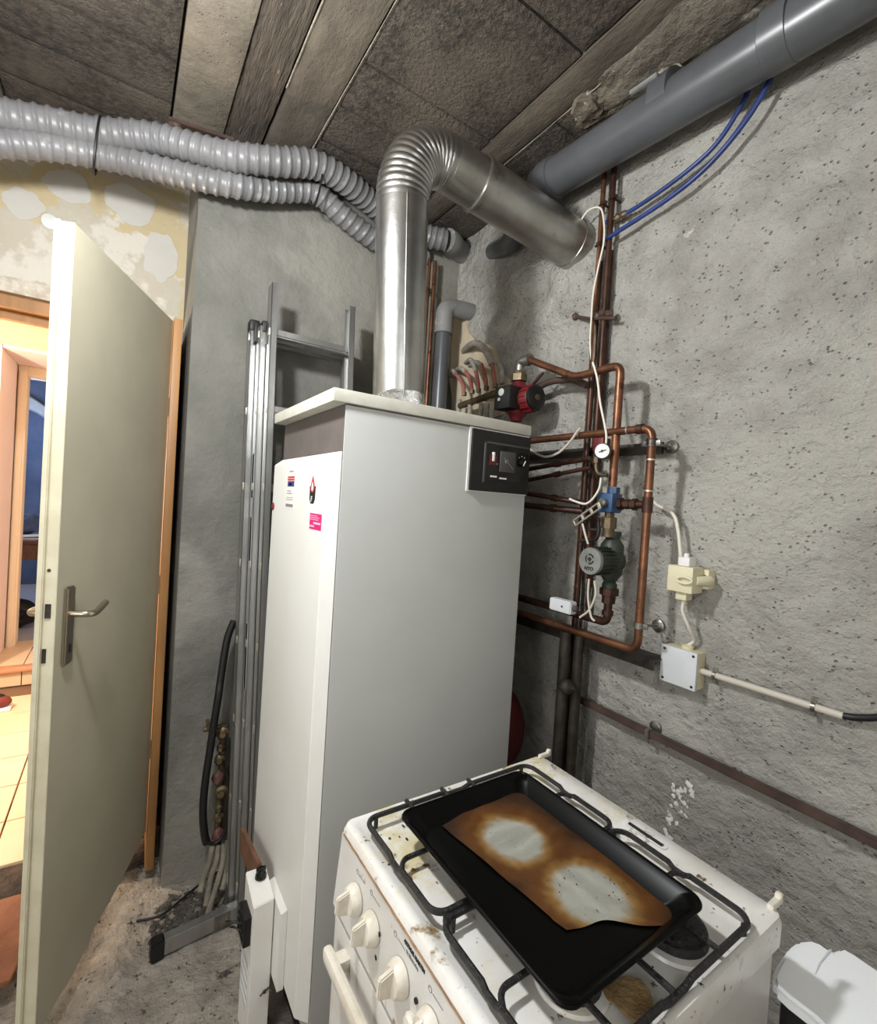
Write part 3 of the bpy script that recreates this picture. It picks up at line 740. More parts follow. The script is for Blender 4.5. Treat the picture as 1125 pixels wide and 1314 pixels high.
# blue tubes
def tube_thing(name, pts, r, m, label, cat, group=None, n=12, sm=True):
    g = G(); g.tube(smooth(pts, 8) if sm else pts, r, n)
    return tag(obj(name, g, M[m]), label, cat, group)
q3 = lambda lst, X=1.315: [AX(700+x/2.647, y/2.647, X) for x, y in lst]
tube_thing('blue_pipe', q3([(700, 215), (690, 300), (640, 400), (560, 510), (430, 620), (290, 715), (205, 755)]), .0065, 'blue_pipe', 'blue plastic tube curving down the wall, the upper and left one', 'pipe', 'blue tubes')
tube_thing('blue_pipe', q3([(775, 200), (765, 262), (700, 380), (600, 510), (500, 610), (380, 700), (240, 790), (200, 815)], 1.30), .0070, 'blue_pipe', 'blue plastic tube curving down the wall, the lower and right one', 'pipe', 'blue tubes')
g = G()
for (px, py) in ((792, 279), (800, 275)): g.lump(AX(px, py, 1.315), .011, (1, 1.4, 1), .4, 20, 2)
tag(obj('tube_fitting', g, M['brass']), 'dusty fitting where the upper blue tube meets the copper risers', 'fitting')

# ------------------------------------------------------------------ copper risers on the wall
def riser(Y, z0, z1, X, r, m, label, cat='pipe'):
    g = G(); g.cyl((X, Y, z0), (X, Y, z1), r, 14)
    return tag(obj('copper_pipe', g, M[m]), label, cat, 'copper risers on the wall')
def Yof(px, py, X): return AX(px, py, X).y
riser(Yof(773, 260, 1.31), 1.0, 2.57, 1.31, .0085, 'copper', 'left one of the two tall copper risers coming out under the drain pipe')
riser(Yof(785, 260, 1.31), 1.2, 2.57, 1.31, .0095, 'copper_dark', 'right and thicker one of the two tall risers coming out under the drain pipe')
riser(Yof(757, 520, 1.29), -.0, 2.02, 1.29, .009, 'copper_dark', 'dark copper riser nearest the boiler, running down past the green pump')
riser(Yof(778, 420, 1.325), 1.1, 2.30, 1.325, .0075, 'copper_dark', 'thin copper pipe half hidden behind the tall risers')
riser(Yof(765, 420, 1.325), -.0, 2.28, 1.325, .007, 'copper_dark', 'thin riser behind the white cable')
g = G(); g.cyl((1.25, Yof(739, 880, 1.25), -.02), (1.25, Yof(739, 880, 1.25), 1.03), .016, 14)
tag(obj('iron_pipe', g, M['steel_dark']), 'dark vertical pipe behind the stove below the copper loop', 'pipe')
g = G(); g.cyl((1.23, Yof(722, 880, 1.23), -.02), (1.23, Yof(722, 880, 1.23), 1.03), .020, 14); g.lump((1.22, Yof(728, 880, 1.22), .86), .03, (1, 1, .8), .3, 9, 2)
tag(obj('iron_pipe', g, M['steel_dark']), 'thicker dark pipe with a blackened joint nearer the boiler', 'pipe')
# bracket rod and clamps
t = thing('pipe_bracket', 'dusty iron bracket with clips holding the risers halfway up', 'bracket', AX(741, 408, 1.32))
g = G(); a = AX(738, 406, XR-.01); b = AX(790, 408, 1.30); g.tube([a, AX(755, 409, 1.30), b], .006, 8); g.lump(a, .014, (.7, 1, 1), .5, 9, 2); obj('rod', g, M['iron_brown'], t)
for (px, py) in ((766, 406), (773, 402), (782, 403)):
    g = G(); g.lump(AX(px, py, 1.305), .013, (1, 1, 1.1), .5, 30, 2); obj('pipe_clip', g, M['iron_brown'], t)
for (px, py, lb) in ((774, 262, 'small pipe clip on the left riser just under the drain pipe'), (787, 254, 'small pipe clip on the right riser just under the drain pipe'),
                     (769, 314, 'rusty pipe clip where the lower blue tube meets the risers')):
    c = AX(px, py, 1.308); g = G(); g.lathe(c+Vector((0, 0, -.006)), (0, 0, 1), [(0, .0115), (.012, .0115)], 14); g.cyl(c, c+Vector((XR-.005-c.x, 0, 0)), .004, 8); g.cyl(c+Vector((-.002, -.016, 0)), c+Vector((-.002, .016, 0)), .004, 8)
    tag(obj('pipe_clip', g, M['copper_dark']), lb, 'clip', 'pipe clips on the risers')
# cables on risers
c_ = lambda lst, X=1.285: [AX(720+x/3.457, 180+y/3.457, X) for x, y in lst]
tube_thing('white_cable', c_([(82, 362), (120, 312), (165, 298), (185, 330), (190, 440), (165, 560), (142, 680), (133, 800), (128, 900), (135, 985)]), .0032, 'white_cable', 'thin white cable looping over and running down beside the copper risers', 'cable')
tube_thing('white_cable', c_([(140, 985), (160, 1060), (172, 1160), (190, 1250), (200, 1310), (196, 1370)], 1.2), .0034, 'white_cable', 'thin white cable running down behind the copper loop to the gauge', 'cable')
tube_thing('yellow_cable', c_([(150, 820), (150, 900), (142, 1000)], 1.28), .0040, 'brass', 'short yellow cable taped to the risers', 'cable')

# ------------------------------------------------------------------ copper loop
XLp = 1.215
loop = thing('copper_loop', 'bright copper pipe loop standing off the wall beside the boiler', 'pipe', AX(820, 833, XLp))
A1 = AX(672, 562, XLp); A2 = AX(837, 549, XLp); A3 = AX(818, 836, XLp); A2.y = A3.y = (A2.y+A3.y)/2; A1.z = A2.z; A3.z = 1.045
A4 = Vector((XLp, 1.42, 1.045)); A1.y = 1.62
g = G(); g.tube(rounded([A1, A2, A3, A4], .035, 8), .0115, 16); obj('pipe', g, M['copper'], loop)
zt_ = AX(833, 648, XLp).z
for (px, py) in ((744, 553), (806, 548)): obj('solder_ring', G().lathe(Vector((XLp, AX(px, py, XLp).y, A2.z)), (0, 1, 0), [(-.002, .0125), (.002, .0125)], 14), M['solder'], loop, 'pale ring')
for (px, py) in ((836, 569), (834, 590), (833, 630)): obj('solder_ring', G().lathe(Vector((XLp, A2.y, AX(px, py, XLp).z)), (0, 0, 1), [(-.002, .0128), (.002, .0128)], 14), M['solder'], loop, 'pale ring')
for (c_0, ax_0, l_0) in ((A2+Vector((0, .028, 0)), (0, 1, 0), .02), (A2+Vector((0, 0, -.05)), (0, 0, 1), .02), (Vector((XLp, A2.y, zt_-.022)), (0, 0, 1), .044)):
    obj('elbow_sleeve', G().lathe(c_0, ax_0, [(0, .0145), (l_0, .0145)], 16), M['copper_dark'], loop, 'dark soldered sleeve')
# arm to the valve
YV = AX(786, 645, XLp).y
g = G(); g.tube([Vector((XLp, A2.y, zt_)), Vector((XLp, YV-.02, zt_))], .011, 14)
for k, (rr, L0) in enumerate(((.017, .35), (.015, .55), (.018, .75))):
    yy = A2.y+(YV-A2.y)*L0; g.hexnut((XLp, yy-.008, zt_), (XLp, yy+.008, zt_), rr)
tag(obj('threaded_nipple', g, M['copper_dark']), 'short dark threaded nipple joining the blue valve to the copper loop', 'fitting')
def stand_clamp(px, py, X, Yp, z, label):
    t = thing('pipe_clamp', label, 'clamp', (XR-.02, Yp, z), 'stand-off clamps')
    c = Vector((X, Yp, z)); w = AX(px, py, XR-.012)
    g = G(); g.lathe(c+Vector((0, 0, -.008)), (0, 0, 1), [(0, .0145), (.016, .0145)], 16); g.box(c.x-.003, c.x+.003, c.y-.026, c.y+.026, z-.007, z+.007, .001); obj('ring', g, M['steel'], t)
    g = G(); g.cyl(c, w, .004, 8); obj('stem', g, M['steel'], t)
    g = G(); g.lathe(w+Vector((.008, 0, 0)), (-1, 0, 0), [(0, .020), (.006, .019), (.010, .012), (.016, .008)], 18); obj('rose', g, M['steel'], t)
stand_clamp(860, 573, XLp, A2.y, AX(836, 569, XLp).z, 'steel stand-off clamp near the top of the copper loop')
stand_clamp(843, 803, XLp, A2.y, AX(822, 803, XLp).z, 'steel stand-off clamp near the bottom of the copper loop')

# dark strut rail behind, with lower dark pipes leading from the boiler
zr = 1.42+.2*1.33/1.17
g = G(); g.box(1.325, 1.338, AX(850, 575, 1.33).y, 1.66, AX(835, 575, 1.33).z-.019, AX(835, 575, 1.33).z+.016, .001)
tag(obj('strut_rail', g, M['steel_dark']), 'dark flat steel strut fixed level across the wall behind the gauge', 'rail')
g = G(); zz = AX(800, 833, 1.27).z; g.box(1.262, 1.33, AX(842, 842, 1.27).y, 1.6, zz-.004, zz-.001); g.box(1.258, 1.263, AX(842, 842, 1.27).y, 1.6, zz-.030, zz-.001)
tag(obj('angle_bracket', g, M['steel_dark']), 'dark angle iron below the bottom of the copper loop', 'rail')
for (a, b, rr, lb) in (((672, 603), (758, 588), .0085, 'upper dark copper pipe behind the boiler'), ((672, 617), (758, 600), .0075, 'second dark pipe from above behind the boiler'),
                      ((670, 632), (752, 646), .009, 'third dark pipe behind the boiler, level with the blue valve'), ((670, 648), (748, 656), .011, 'lowest dark pipe leading from behind the boiler')):
    p, q = AX(*a, 1.24), AX(*b, 1.26); d = (p-q).normalized(); p2 = p+d*.2
    g = G(); g.tube([p2, q, q+Vector((.02, -.01, -.03))], rr, 12); g.lathe(p+(q-p)*.5, q-p, [(0, rr+.003), (.02, rr+.003)], 12)
    tag(obj('copper_pipe', g, M['copper_dark']), lb, 'pipe', 'dark pipes behind the boiler')
k2 = lambda lst, X: [AX(640+x/4.241, 540+y/4.241, X) for x, y in lst]
tube_thing('grey_cable', k2([(160, 148), (215, 185), (265, 195), (330, 170), (390, 110), (425, 60), (445, 40)], 1.19), .004, 'conduit', 'pale grey cable sagging from the boiler top to the copper loop', 'cable')
tube_thing('white_cable', k2([(556, 310), (545, 370), (510, 425), (470, 452), (420, 440), (385, 425)], 1.17), .0035, 'white_cable', 'white cable curving from the gauge down behind the lever', 'cable')
tube_thing('white_cable', k2([(840, 440), (870, 465), (905, 480), (955, 520), (975, 600), (985, 690), (992, 770)], 1.30), .0050, 'white_cable', 'white cable dropping from the copper loop to the wall plug', 'cable')

# red pump group above the boiler
pump = thing('circulation_pump', 'red circulation pump with black head above the boiler corner', 'pump', (1.2, 1.29, 1.72))
pc = AX(664, 515, 1.21); D = Vector((pc.x, pc.y, pc.z))
g = G(); g.lathe(D+Vector((0, 0, -.075)), (0, 0, 1), [(0, .02), (.02, .03), (.04, .045), (.10, .045), (.125, .03), (.145, .022)], 24); obj('volute', g, M['red_pump'], pump)
g = G(); g.lathe(D+Vector((0, 0, 0)), (0, -1, 0), [(0, .040), (.03, .046), (.085, .046), (.09, .043)], 32)
for k in range(14):
    a = 2*math.pi*k/14; o_ = Vector((math.cos(a)*.046, 0, math.sin(a)*.046)); g.obox(D+o_+Vector((0, -.06, 0)), (math.cos(a), 0, math.sin(a)), (0, 1, 0), (-math.sin(a), 0, math.cos(a)), .008, .05, .003)
obj('motor', g, M['red_pump'], pump)
g = G(); g.lathe(D+Vector((0, -.088, 0)), (0, -1, 0), [(0, .044), (.010, .044), (.014, .038)], 32); hd = obj('motor_cap', g, M['black_plastic'], pump)
g = G(); g.lathe(D+Vector((0, -.101, 0)), (0, -1, 0), [(0, .011), (.004, .011)], 16); obj('vent_screw', g, M['brass'], hd)
g = G(); g.box(D.x-.085, D.x-.03, D.y-.050, D.y+.032, D.z-.042, D.z+.040, .004); tb = obj('terminal_box', g, M['black_plastic'], pump, 'black terminal box')
g = G(); g.lathe(D+Vector((-.085, -.004, .018)), (-1, 0, 0), [(0, .014), (.003, .013)], 18); g.box(D.x-.088, D.x-.085, D.y+.000, D.y+.010, D.z-.012, D.z-.002); obj('speed_dial', g, M['white_print'], tb)
t = thing('elbow_union', 'grey steel elbow with a brass nut on top of the red pump', 'fitting', D+Vector((0, 0, .07)))
e1 = AX(661, 466, 1.21)
g = G(); g.hexnut(D+Vector((0, 0, .074)), D+Vector((0, 0, .098)), .030); g.lathe(D+Vector((0, 0, .098)), (0, 0, 1), [(0, .024), (.014, .021)], 20); obj('union_nut', g, M['brass'], t)
g = G(); Ez = e1.z
g.tube(rounded([D+Vector((0, 0, .10)), Vector((D.x, D.y, Ez)), Vector((D.x, D.y-.055, Ez-.004))], .03, 8), .019, 18); g.lathe(Vector((D.x, D.y-.04, Ez-.003)), (0, -1, 0), [(0, .021), (.014, .021)], 18)
obj('elbow', g, M['steel'], t)
pA = Vector((D.x, D.y-.05, Ez-.004)); pB = AX(738, 484, 1.22); pC = AX(793, 469, 1.22); pD = Vector((1.22, AX(793, 520, 1.22).y, 1.505))
pC.y = pD.y
g = G(); g.tube(rounded([pA, pB, pC, pD], .03, 8), .0125, 16)
tag(obj('copper_pipe', g, M['copper']), 'copper pipe running from the red pump, bending down to the blue valve', 'pipe')
k1 = lambda lst, X: [AX(580+x/6.25, 400+y/6.25, X) for x, y in lst]
tube_thing('lagged_pipe', k1([(600, 640), (700, 600), (800, 560), (960, 545), (1080, 590)], 1.27), .012, 'iron_brown', 'brown lagged pipe behind the red pump', 'pipe')
tube_thing('thin_pipe', k1([(600, 620), (660, 570), (730, 490)], 1.24), .005, 'copper_dark', 'thin slanting copper tube joining the lagged pipe to the upper one', 'pipe')
# manifold
mf = thing('pipe_manifold', 'brass manifold with red sleeved hoses behind the boiler lid', 'manifold', AX(620, 525, 1.25))
m0, m1 = AX(590, 521, 1.25), AX(650, 500, 1.25); g = G(); g.tube([m0, m1], .014, 14)
for k in range(6): c = m0.lerp(m1, .12+k*.15); g.hexnut(c+(m1-m0).normalized()*-.006, c+(m1-m0).normalized()*.006, .017)
obj('bar', g, M['brass'], mf)
f2 = lambda x, y, X=1.25: AX(560+x/7.03, 430+y/7.03, X)
hoses = [((250, 530), (232, 430), (170, 350), .0065, (130, 370)), ((322, 512), (302, 400), (262, 330), .0065, (165, 325)), ((378, 500), (372, 420), (355, 330), .0065, (265, 250)),
         ((450, 478), (440, 380), (405, 270), .0065, (300, 275)), ((530, 455), (515, 360), (500, 260), .0065, None)]
for i, (a, b, c, rr, e) in enumerate(hoses):
    g = G(); g.tube(smooth([f2(*a), f2(*b), f2(*c)], 5), .0085, 10); obj('sleeve', g, M['sleeve_red'], mf)
    g = G(); g.hexnut(f2(*a)+Vector((0, 0, -.008)), f2(*a)+Vector((0, 0, .008)), .012); obj('port_nut', g, M['brass'], mf)
    if e:
        g = G(); g.tube(smooth([f2(*c), f2((c[0]+e[0])/2, min(c[1], e[1])-25, 1.27), f2(*e, 1.34)], 6), .0105, 10); obj('hose', g, M['insul'], mf)
g = G(); g.tube(smooth([f2(500, 262), f2(470, 190), f2(420, 110, 1.26), f2(350, 75, 1.28), f2(290, 100, 1.30), f2(245, 145, 1.34)], 7), .015, 14); obj('hose', g, M['insul'], mf, 'thick grey insulated hose arching to the wall')
g = G(); g.tube(smooth([f2(560, 250, 1.30), f2(585, 330, 1.30), f2(590, 440, 1.30)], 6), .012, 12); obj('hose', g, M['insul'], mf)
for (px, py) in ((400, 700), (450, 705), (500, 690), (300, 690), (200, 660)):
    p = f2(px, py); g = G(); g.cyl(p+Vector((0, 0, .04)), p+Vector((0, 0, -.12)), .011, 12); obj('hose', g, M['insul'], mf)

# grey pvc waste pipe and copper pair beside the flue
wp = thing('waste_pipe', 'grey plastic waste pipe with an elbow into the wall beside the flue', 'pipe', (1.2, 1.88, 1.6))
w1, w2, w3 = AY(562, 530, 1.86), AY(569, 420, 1.86), AY(572, 398, 1.86)
g = G(); g.cyl(Vector((w2.x, 1.86, 1.5)), Vector((w2.x, 1.86, w2.z)), .034, 24); obj('pipe', g, M['pvc'], wp)
g = G(); g.tube(rounded([Vector((w2.x, 1.86, w2.z-.02)), Vector((w2.x, 1.86, w3.z+.015)), Vector((XR+.01, 1.86, w3.z+.03))], .045, 8), .040, 24); g.lathe(Vector((w2.x, 1.86, w2.z-.03)), (0, 0, 1), [(0, .041), (.05, .041)], 24)
obj('elbow', g, M['pvc_dusty'], wp)
for (px, rr, lb, mm) in ((546, .008, 'left copper pipe of the pair just right of the flue', 'copper'), (553, .009, 'right copper pipe of the pair just right of the flue', 'copper')):
    x = AY(px, 420, 1.93).x; g = G(); g.cyl((x, 1.93, 1.2), (x, 1.93, 2.56), rr, 12)
    tag(obj('copper_pipe', g, M[mm]), lb, 'pipe', 'copper pair beside the flue')
c = AY(549, 370, 1.92); g = G(); g.box(c.x-.03, c.x+.03, 1.925, YB, c.z-.007, c.z+.007); tag(obj('pipe_clip', g, M['brass']), 'brass clip holding the copper pair right of the flue', 'clip')

# gauge, valve, green pump
gt = thing('pressure_gauge', 'round white pressure gauge with black rim on the copper pipes', 'gauge', AX(773, 600, 1.17))
c = AX(773, 579, 1.165); dn = (Vector((0, 0, EYE))-c); dn.z = 0; dn = (dn.normalized()*.9+Vector((-.3, .1, 0))).normalized()
g = G(); g.lathe(c-dn*.02, dn, [(0, .022), (.018, .024), (.024, .024), (.025, .021)], 32); obj('case', g, M['black_plastic'], gt)
g = G(); g.lathe(c+dn*.004, dn, [(0, .0205), (.0016, .0205)], 32); fc = obj('face', g, M['white_print'], gt)
side = Vector((0, 0, 1)).cross(dn)
g = G(); g.obox(c+dn*.007+side*.001, side+Vector((0, 0, .35)), dn, Vector((0, 0, 1))-side*.35, .022, .001, .003); g.cyl(c+dn*.006, c+dn*.008, .004, 12)
for k in range(9):
    a = math.radians(-30+k*30); p = c+dn*.006+(side*math.cos(a)+Vector((0, 0, 1))*math.sin(a))*.0165; g.obox(p, side*math.cos(a)+Vector((0, 0, 1))*math.sin(a), dn, Vector((0, 0, 1)), .004, .0006, .001)
obj('needle', g, M['ink'], fc)
g = G(); pb = k2([(530, 215), (528, 260), (540, 290), (590, 297)], 1.19); g.tube(rounded(pb, .012), .006, 10); g.hexnut(pb[0]+Vector((0, 0, -.008)), pb[0]+Vector((0, 0, .01)), .010); obj('siphon', g, M['brass'], gt)
g = G(); cc = AX(769, 571, 1.22); g.box(cc.x-.01, cc.x+.03, cc.y-.02, cc.y+.02, cc.z-.02, cc.z+.022, .006)
tag(obj('red_cap', g, M['red_pump']), 'red cap behind the pressure gauge', 'cap')

vt = thing('ball_valve', 'blue mixing valve with a silver lever on the copper pipes', 'valve', Vector((XLp, YV, zt_-.04)))
V = Vector((XLp, YV, zt_))
g = G(); g.box(V.x-.032, V.x+.018, V.y-.021, V.y+.030, V.z-.028, V.z+.030, .007); g.lathe(V+Vector((0, 0, .03)), (0, 0, 1), [(0, .018), (.018, .018)], 6); obj('body', g, M['blue_valve'], vt)
g = G(); g.lathe(V+Vector((-.032, .004, 0)), (-1, 0, 0), [(0, .014), (.016, .014), (.020, .010)], 18); obj('spindle', g, M['steel'], vt)
g = G(); pk = [k2([(540, 455)], 1.13)[0], k2([(500, 505)], 1.13)[0], k2([(415, 555)], 1.13)[0]]
la, lb_ = k2([(545, 462)], 1.155)[0], k2([(412, 556)], 1.155)[0]; ld = (lb_-la).normalized(); lw = ld.cross(Vector((1, 0, 0))).normalized(); LL = (lb_-la).length
for s in (-1, 1): g.obox(la+ld*LL*.5+lw*s*.0085, ld, lw, (1, 0, 0), LL, .004, .007, .001)
for f_ in (.0, .30, .66, 1.0): g.obox(la+ld*LL*f_, ld, lw, (1, 0, 0), .009 if f_ < 1 else .004, .020, .006, .001)
obj('lever', g, M['solder'], vt, 'slotted silver lever')
g = G(); g.tube([V+Vector((0, .008, -.028)), V+Vector((0, .008, -.040)), V+Vector((0, .008, -.042)), V+Vector((0, .008, -.075))], [.014, .014, .022, .022], 8); g.cyl(V+Vector((0, .008, -.07)), V+Vector((0, .008, -.10)), .018, 16)
tag(obj('union_joint', g, M['brass']), 'brass union between the blue valve and the green pump', 'fitting')

gp_ = thing('circulation_pump', 'green circulation pump with a round grey face plate beside the copper loop', 'pump', AX(775, 780, 1.2))
YG = YV+.006; cf = AX(757, 720, 1.125); ZG = cf.z
face_c = Vector((1.125, cf.y, ZG)); ax = (Vector((1.245, YG-.012, ZG))-face_c); ax.z = 0; axn = ax.normalized(); La = ax.length
g = G(); g.lathe(face_c+axn*.006, axn, [(0, .036), (.01, .038), (La*.55, .036), (La*.6, .034), (La*.95, .032)], 32)
for k in range(20):
    a = 2*math.pi*k/20; sd = Vector((0, 0, 1)).cross(axn); rd = sd*math.cos(a)+Vector((0, 0, 1))*math.sin(a); tg = axn.cross(rd)
    g.obox(face_c+axn*(.012+La*.27)+rd*.038, axn, rd, tg, La*.5, .008, .003)
obj('motor', g, M['green_pump'], gp_)
g = G(); g.lathe(face_c+axn*.012, -axn, [(0, .0375), (.010, .0395), (.014, .038), (.0145, .034)], 36); fp = obj('face_plate', g, M['pump_plate'], gp_)
sd = (-axn).cross(Vector((0, 0, 1))); sd = -sd if sd.dot(RIGHT) < 0 else sd
fo = face_c-axn*.0030
g = G(); ccn = fo+Vector((0, 0, .006))
for k in range(3):
    a0 = math.radians(20+k*120); pts = [ccn+(sd*math.cos(a)+Vector((0, 0, 1))*math.sin(a))*.0135 for a in np.linspace(a0, a0+1.5, 8)]; g.tube(pts, .0022, 5)
g.tube([ccn+sd*.006, ccn-sd*.006], .0028, 6); g.tube([ccn+Vector((0, 0, .006)), ccn-Vector((0, 0, .007))], .0028, 6)
obj('emblem', g, M['ink'], fp)
obj('lettering', text_g('NYO', .0145, fo-sd*.0165+Vector((0, 0, -.0265)), sd, (0, 0, 1), .0012, .0005), M['ink'], fp)
VG = Vector((XLp+.02, YG, ZG))
g = G(); g.lathe(VG+Vector((0, 0, -.085)), (0, 0, 1), [(0, .022), (.012, .022), (.02, .017), (.045, .034), (.13, .034), (.150, .02), (.160, .024), (.172, .024)], 24); obj('volute', g, M['green_pump'], gp_)
g = G(); g.tube([VG+Vector((0, 0, -.085)), VG+Vector((0, 0, -.105)), VG+Vector((0, 0, -.106)), VG+Vector((0, 0, -.130))], [.028, .028, .020, .020], 8)
zz1 = AX(770, 800, XLp).z
g.tube(rounded([VG+Vector((0, 0, -.12)), Vector((VG.x, YG, zz1+.003)), Vector((VG.x, 1.30, zz1+.003))], .022, 6), .0125, 14); g.lathe(Vector((VG.x, YG, zz1+.025)), (0, 0, 1), [(0, .017), (.015, .017)], 8)
tag(obj('return_pipe', g, M['copper_dark']), 'dark pipe elbow under the green pump turning back towards the boiler', 'pipe')
for i, (l, m_) in enumerate((([(455, 560), (470, 620), (485, 670)], 'grey thin cable from lever to green pump'), ([(490, 860), (485, 960), (500, 1060), (520, 1090)], 'pale cable hanging down from the green pump'), ([(520, 870), (525, 950), (490, 1030), (440, 1070)], 'second pale cable hanging from the green pump towards the small box'))):
    tube_thing('grey_cable', k2(l, 1.14), .0032, 'conduit', m_, 'cable')
g = G(); p = k2([(540, 530)], 1.19)[0]; g.tube(rounded(k2([(540, 530), (545, 600), (530, 650), (470, 650), (435, 650)], 1.19), .02), .006, 10); g.tube([k2([(480, 590)], 1.19)[0], k2([(540, 595)], 1.19)[0]], .005, 8)
tag(obj('drain_cock', g, M['steel_dark']), 'small dark pipework with a tap above the green pump', 'fitting')
jb2 = thing('terminal_box', 'small grey white junction box at the end of the pump cables', 'box', AX(725, 785, 1.16))
c = AX(722, 777, 1.15); g = G(); g.obox(c, (0, 1, 0), (1, 0, 0), (0, 0, 1), .085, .030, .038, .003); obj('case', g, M['box_lid'], jb2)
g = G(); g.cyl(c+Vector((-.0155, -.01, 0)), c+Vector((-.017, -.01, 0)), .003, 8); obj('screw', g, M['ink'], jb2)
g = G(); g.lathe(c+Vector((0, -.042, 0)), (0, -1, 0), [(0, .009), (.010, .009), (.014, .005)], 12); obj('cable_gland', g, M['dial_grey'], jb2)
g = G(); g.ball((1.20, 1.36, .60), .125, (.95, 1.15, 1.35), 32, 20); g.lathe((1.20, 1.36, .42), (0, 0, 1), [(0, .03), (.03, .03)], 16)
tag(obj('expansion_vessel', g, M['red_tank']), 'dark red pressure vessel in the shadow behind the boiler', 'vessel')
g = G(); g.box(1.17, 1.24, 1.28, 1.36, -.08, .43); tag(obj('vessel_stand', g, M['steel_dark']), 'dark stand under the red vessel behind the boiler', 'stand')

# socket, plug, junction box, conduits
st = thing('wall_socket', 'yellowed plastic wall socket with a plug in it', 'socket', (XR-.01, .64, 1.27))
a, b = AX(884, 728, XR-.035), AX(909, 757, XR-.035)
g = G(); g.box(XR-.040, XR+.0, b.y-.0, a.y+.02, b.z, a.z, .003); obj('back_box', g, M['cream_plastic'], st)
sc = Vector((XR-.041, (a.y+b.y)/2-.004, (a.z+b.z)/2)); g = G(); g.lathe(sc+Vector((.004, .006, 0)), (-1, 0, 0), [(0, .021), (.003, .021)], 24); obj('socket_plate', g, mat('socket_inner', (198, 190, 160), .5), st)
g = G(); g.box(sc.x-.002, sc.x, sc.y-.018, sc.y-.014, sc.z-.004, sc.z+.012); obj('socket_slot', g, M['ink'], st)
ad = thing('plug_adapter', 'cream box shaped plug adapter with an oval grip pushed into the wall socket', 'plug', AX(870, 765, 1.27))
a, b = AX(857, 724, 1.255), AX(887, 763, 1.255); g = G(); g.box(1.255, 1.31, b.y, a.y, b.z, a.z, .004); body = obj('body', g, M['cream_plastic'], ad)
g = G(); zm = (a.z+b.z)/2; ym = b.y+.018
pts = [Vector((1.248, ym+.020*math.cos(k), zm+.0085*math.sin(k))) for k in np.linspace(0, 2*math.pi, 25)[:-1]]; g.tube(pts, .0035, 8, closed=True); obj('grip_ring', g, M['cream_plastic'], ad)
g = G(); g.tube([(1.275, b.y+.002, zm), (1.290, b.y-.008, zm), (1.318, b.y-.010, zm)], [.013, .013, .015], 16); obj('plug_neck', g, M['cream_plastic'], ad)
g = G(); yc = (a.y+b.y)/2; g.box(1.265, 1.30, yc-.018, yc+.014, a.z, a.z+.024, .004); g.cyl((1.283, yc, a.z+.02), (1.283, yc, a.z+.034), .008, 12, .006); obj('cable_plug', g, M['white_plastic'], ad)
g = G(); g.box(1.268, 1.30, yc-.014, yc+.016, b.z-.022, b.z, .003); g.cyl((1.283, yc, b.z-.02), (1.283, yc, b.z-.034), .007, 12, .005); obj('lower_plug', g, M['cream_plastic'], ad)
tube_thing('white_cable', [Vector((1.283, yc, b.z-.028)), Vector((1.284, yc+.001, b.z-.055)), Vector((1.30, yc-.012, b.z-.10)), Vector((1.328, yc-.012, b.z-.135)), Vector((1.328, yc+.004, 1.07))], .0045, 'white_cable', 'white cable from the plug down to the square junction box', 'cable')
jb = thing('junction_box', 'square white junction box with four black screws on the right wall', 'box', (XR-.03, .71, .96))
y0, y1, z0, z1 = .660, .760, .960, 1.061; xf = 1.300
g = G(); g.box(xf+.008, XR, y0, y1, z0, z1, .005); obj('base', g, M['cream_plastic'], jb)
g = G(); g.box(xf, xf+.010, y0-.001, y1+.001, z0-.001, z1+.001, .003); ld_ = obj('lid', g, M['box_lid'], jb)
for yy in (y0+.009, y1-.009):
    for zz in (z0+.009, z1-.009):
        g = G(); g.cyl((xf+.001, yy, zz), (xf-.0008, yy, zz), .0038, 12); obj('screw', g, M['ink'], ld_)
g = G(); g.lathe((xf+.028, yc+.004, z1), (0, 0, 1), [(0, .016), (.008, .016), (.012, .010)], 16); obj('cable_gland', g, M['cream_plastic'], jb)
ct = thing('conduit', 'pale plastic conduit running right from the junction box', 'conduit', (XR-.03, .5, 1.02))
ca, cb = Vector((1.325, y0, AX(912, 865, 1.325).z)), AX(1082, 919, 1.325)
g = G(); g.tube([ca, cb], .0085, 16); obj('tube', g, M['conduit'], ct)
for (px, py) in ((917, 866), (1044, 905)):
    c = AX(px, py, 1.325); c.z = ca.z+(cb.z-ca.z)*((ca.y-c.y)/(ca.y-cb.y))
    g = G(); g.lathe(c+Vector((0, -.004, 0)), (0, 1, 0), [(0, .011), (.008, .011)], 14); g.box(c.x-.003, c.x+.003, c.y-.005, c.y+.005, c.z-.020, c.z+.020, .001); g.cyl(c, (XR, c.y, c.z), .003, 8)
    for s in (-1, 1): g.cyl(c+Vector((-.005, 0, s*.016)), c+Vector((.004, 0, s*.016)), .004, 8)
    obj('saddle_clip', g, M['steel'], ct)
tube_thing('black_cable', [cb+Vector((0, .005, 0)), AX(1100, 921, 1.325), AX(1130, 920, 1.32), AX(1170, 912, 1.31)], .0075, 'rubber', 'black cable emerging from the end of the conduit', 'cable')
rt = thing('iron_rail', 'long brown iron pipe running low along the right wall', 'pipe', (1.31, .6, .82))
ra, rb = AX(735, 893, 1.315), AX(1135, 1087, 1.315); g = G(); dd = (rb-ra).normalized(); rb = rb+dd*.5
g.obox((ra+rb)/2, dd, (0, 0, 1), (1, 0, 0), (rb-ra).length, .021, .018, .003); obj('bar', g, M['iron_brown'], rt)
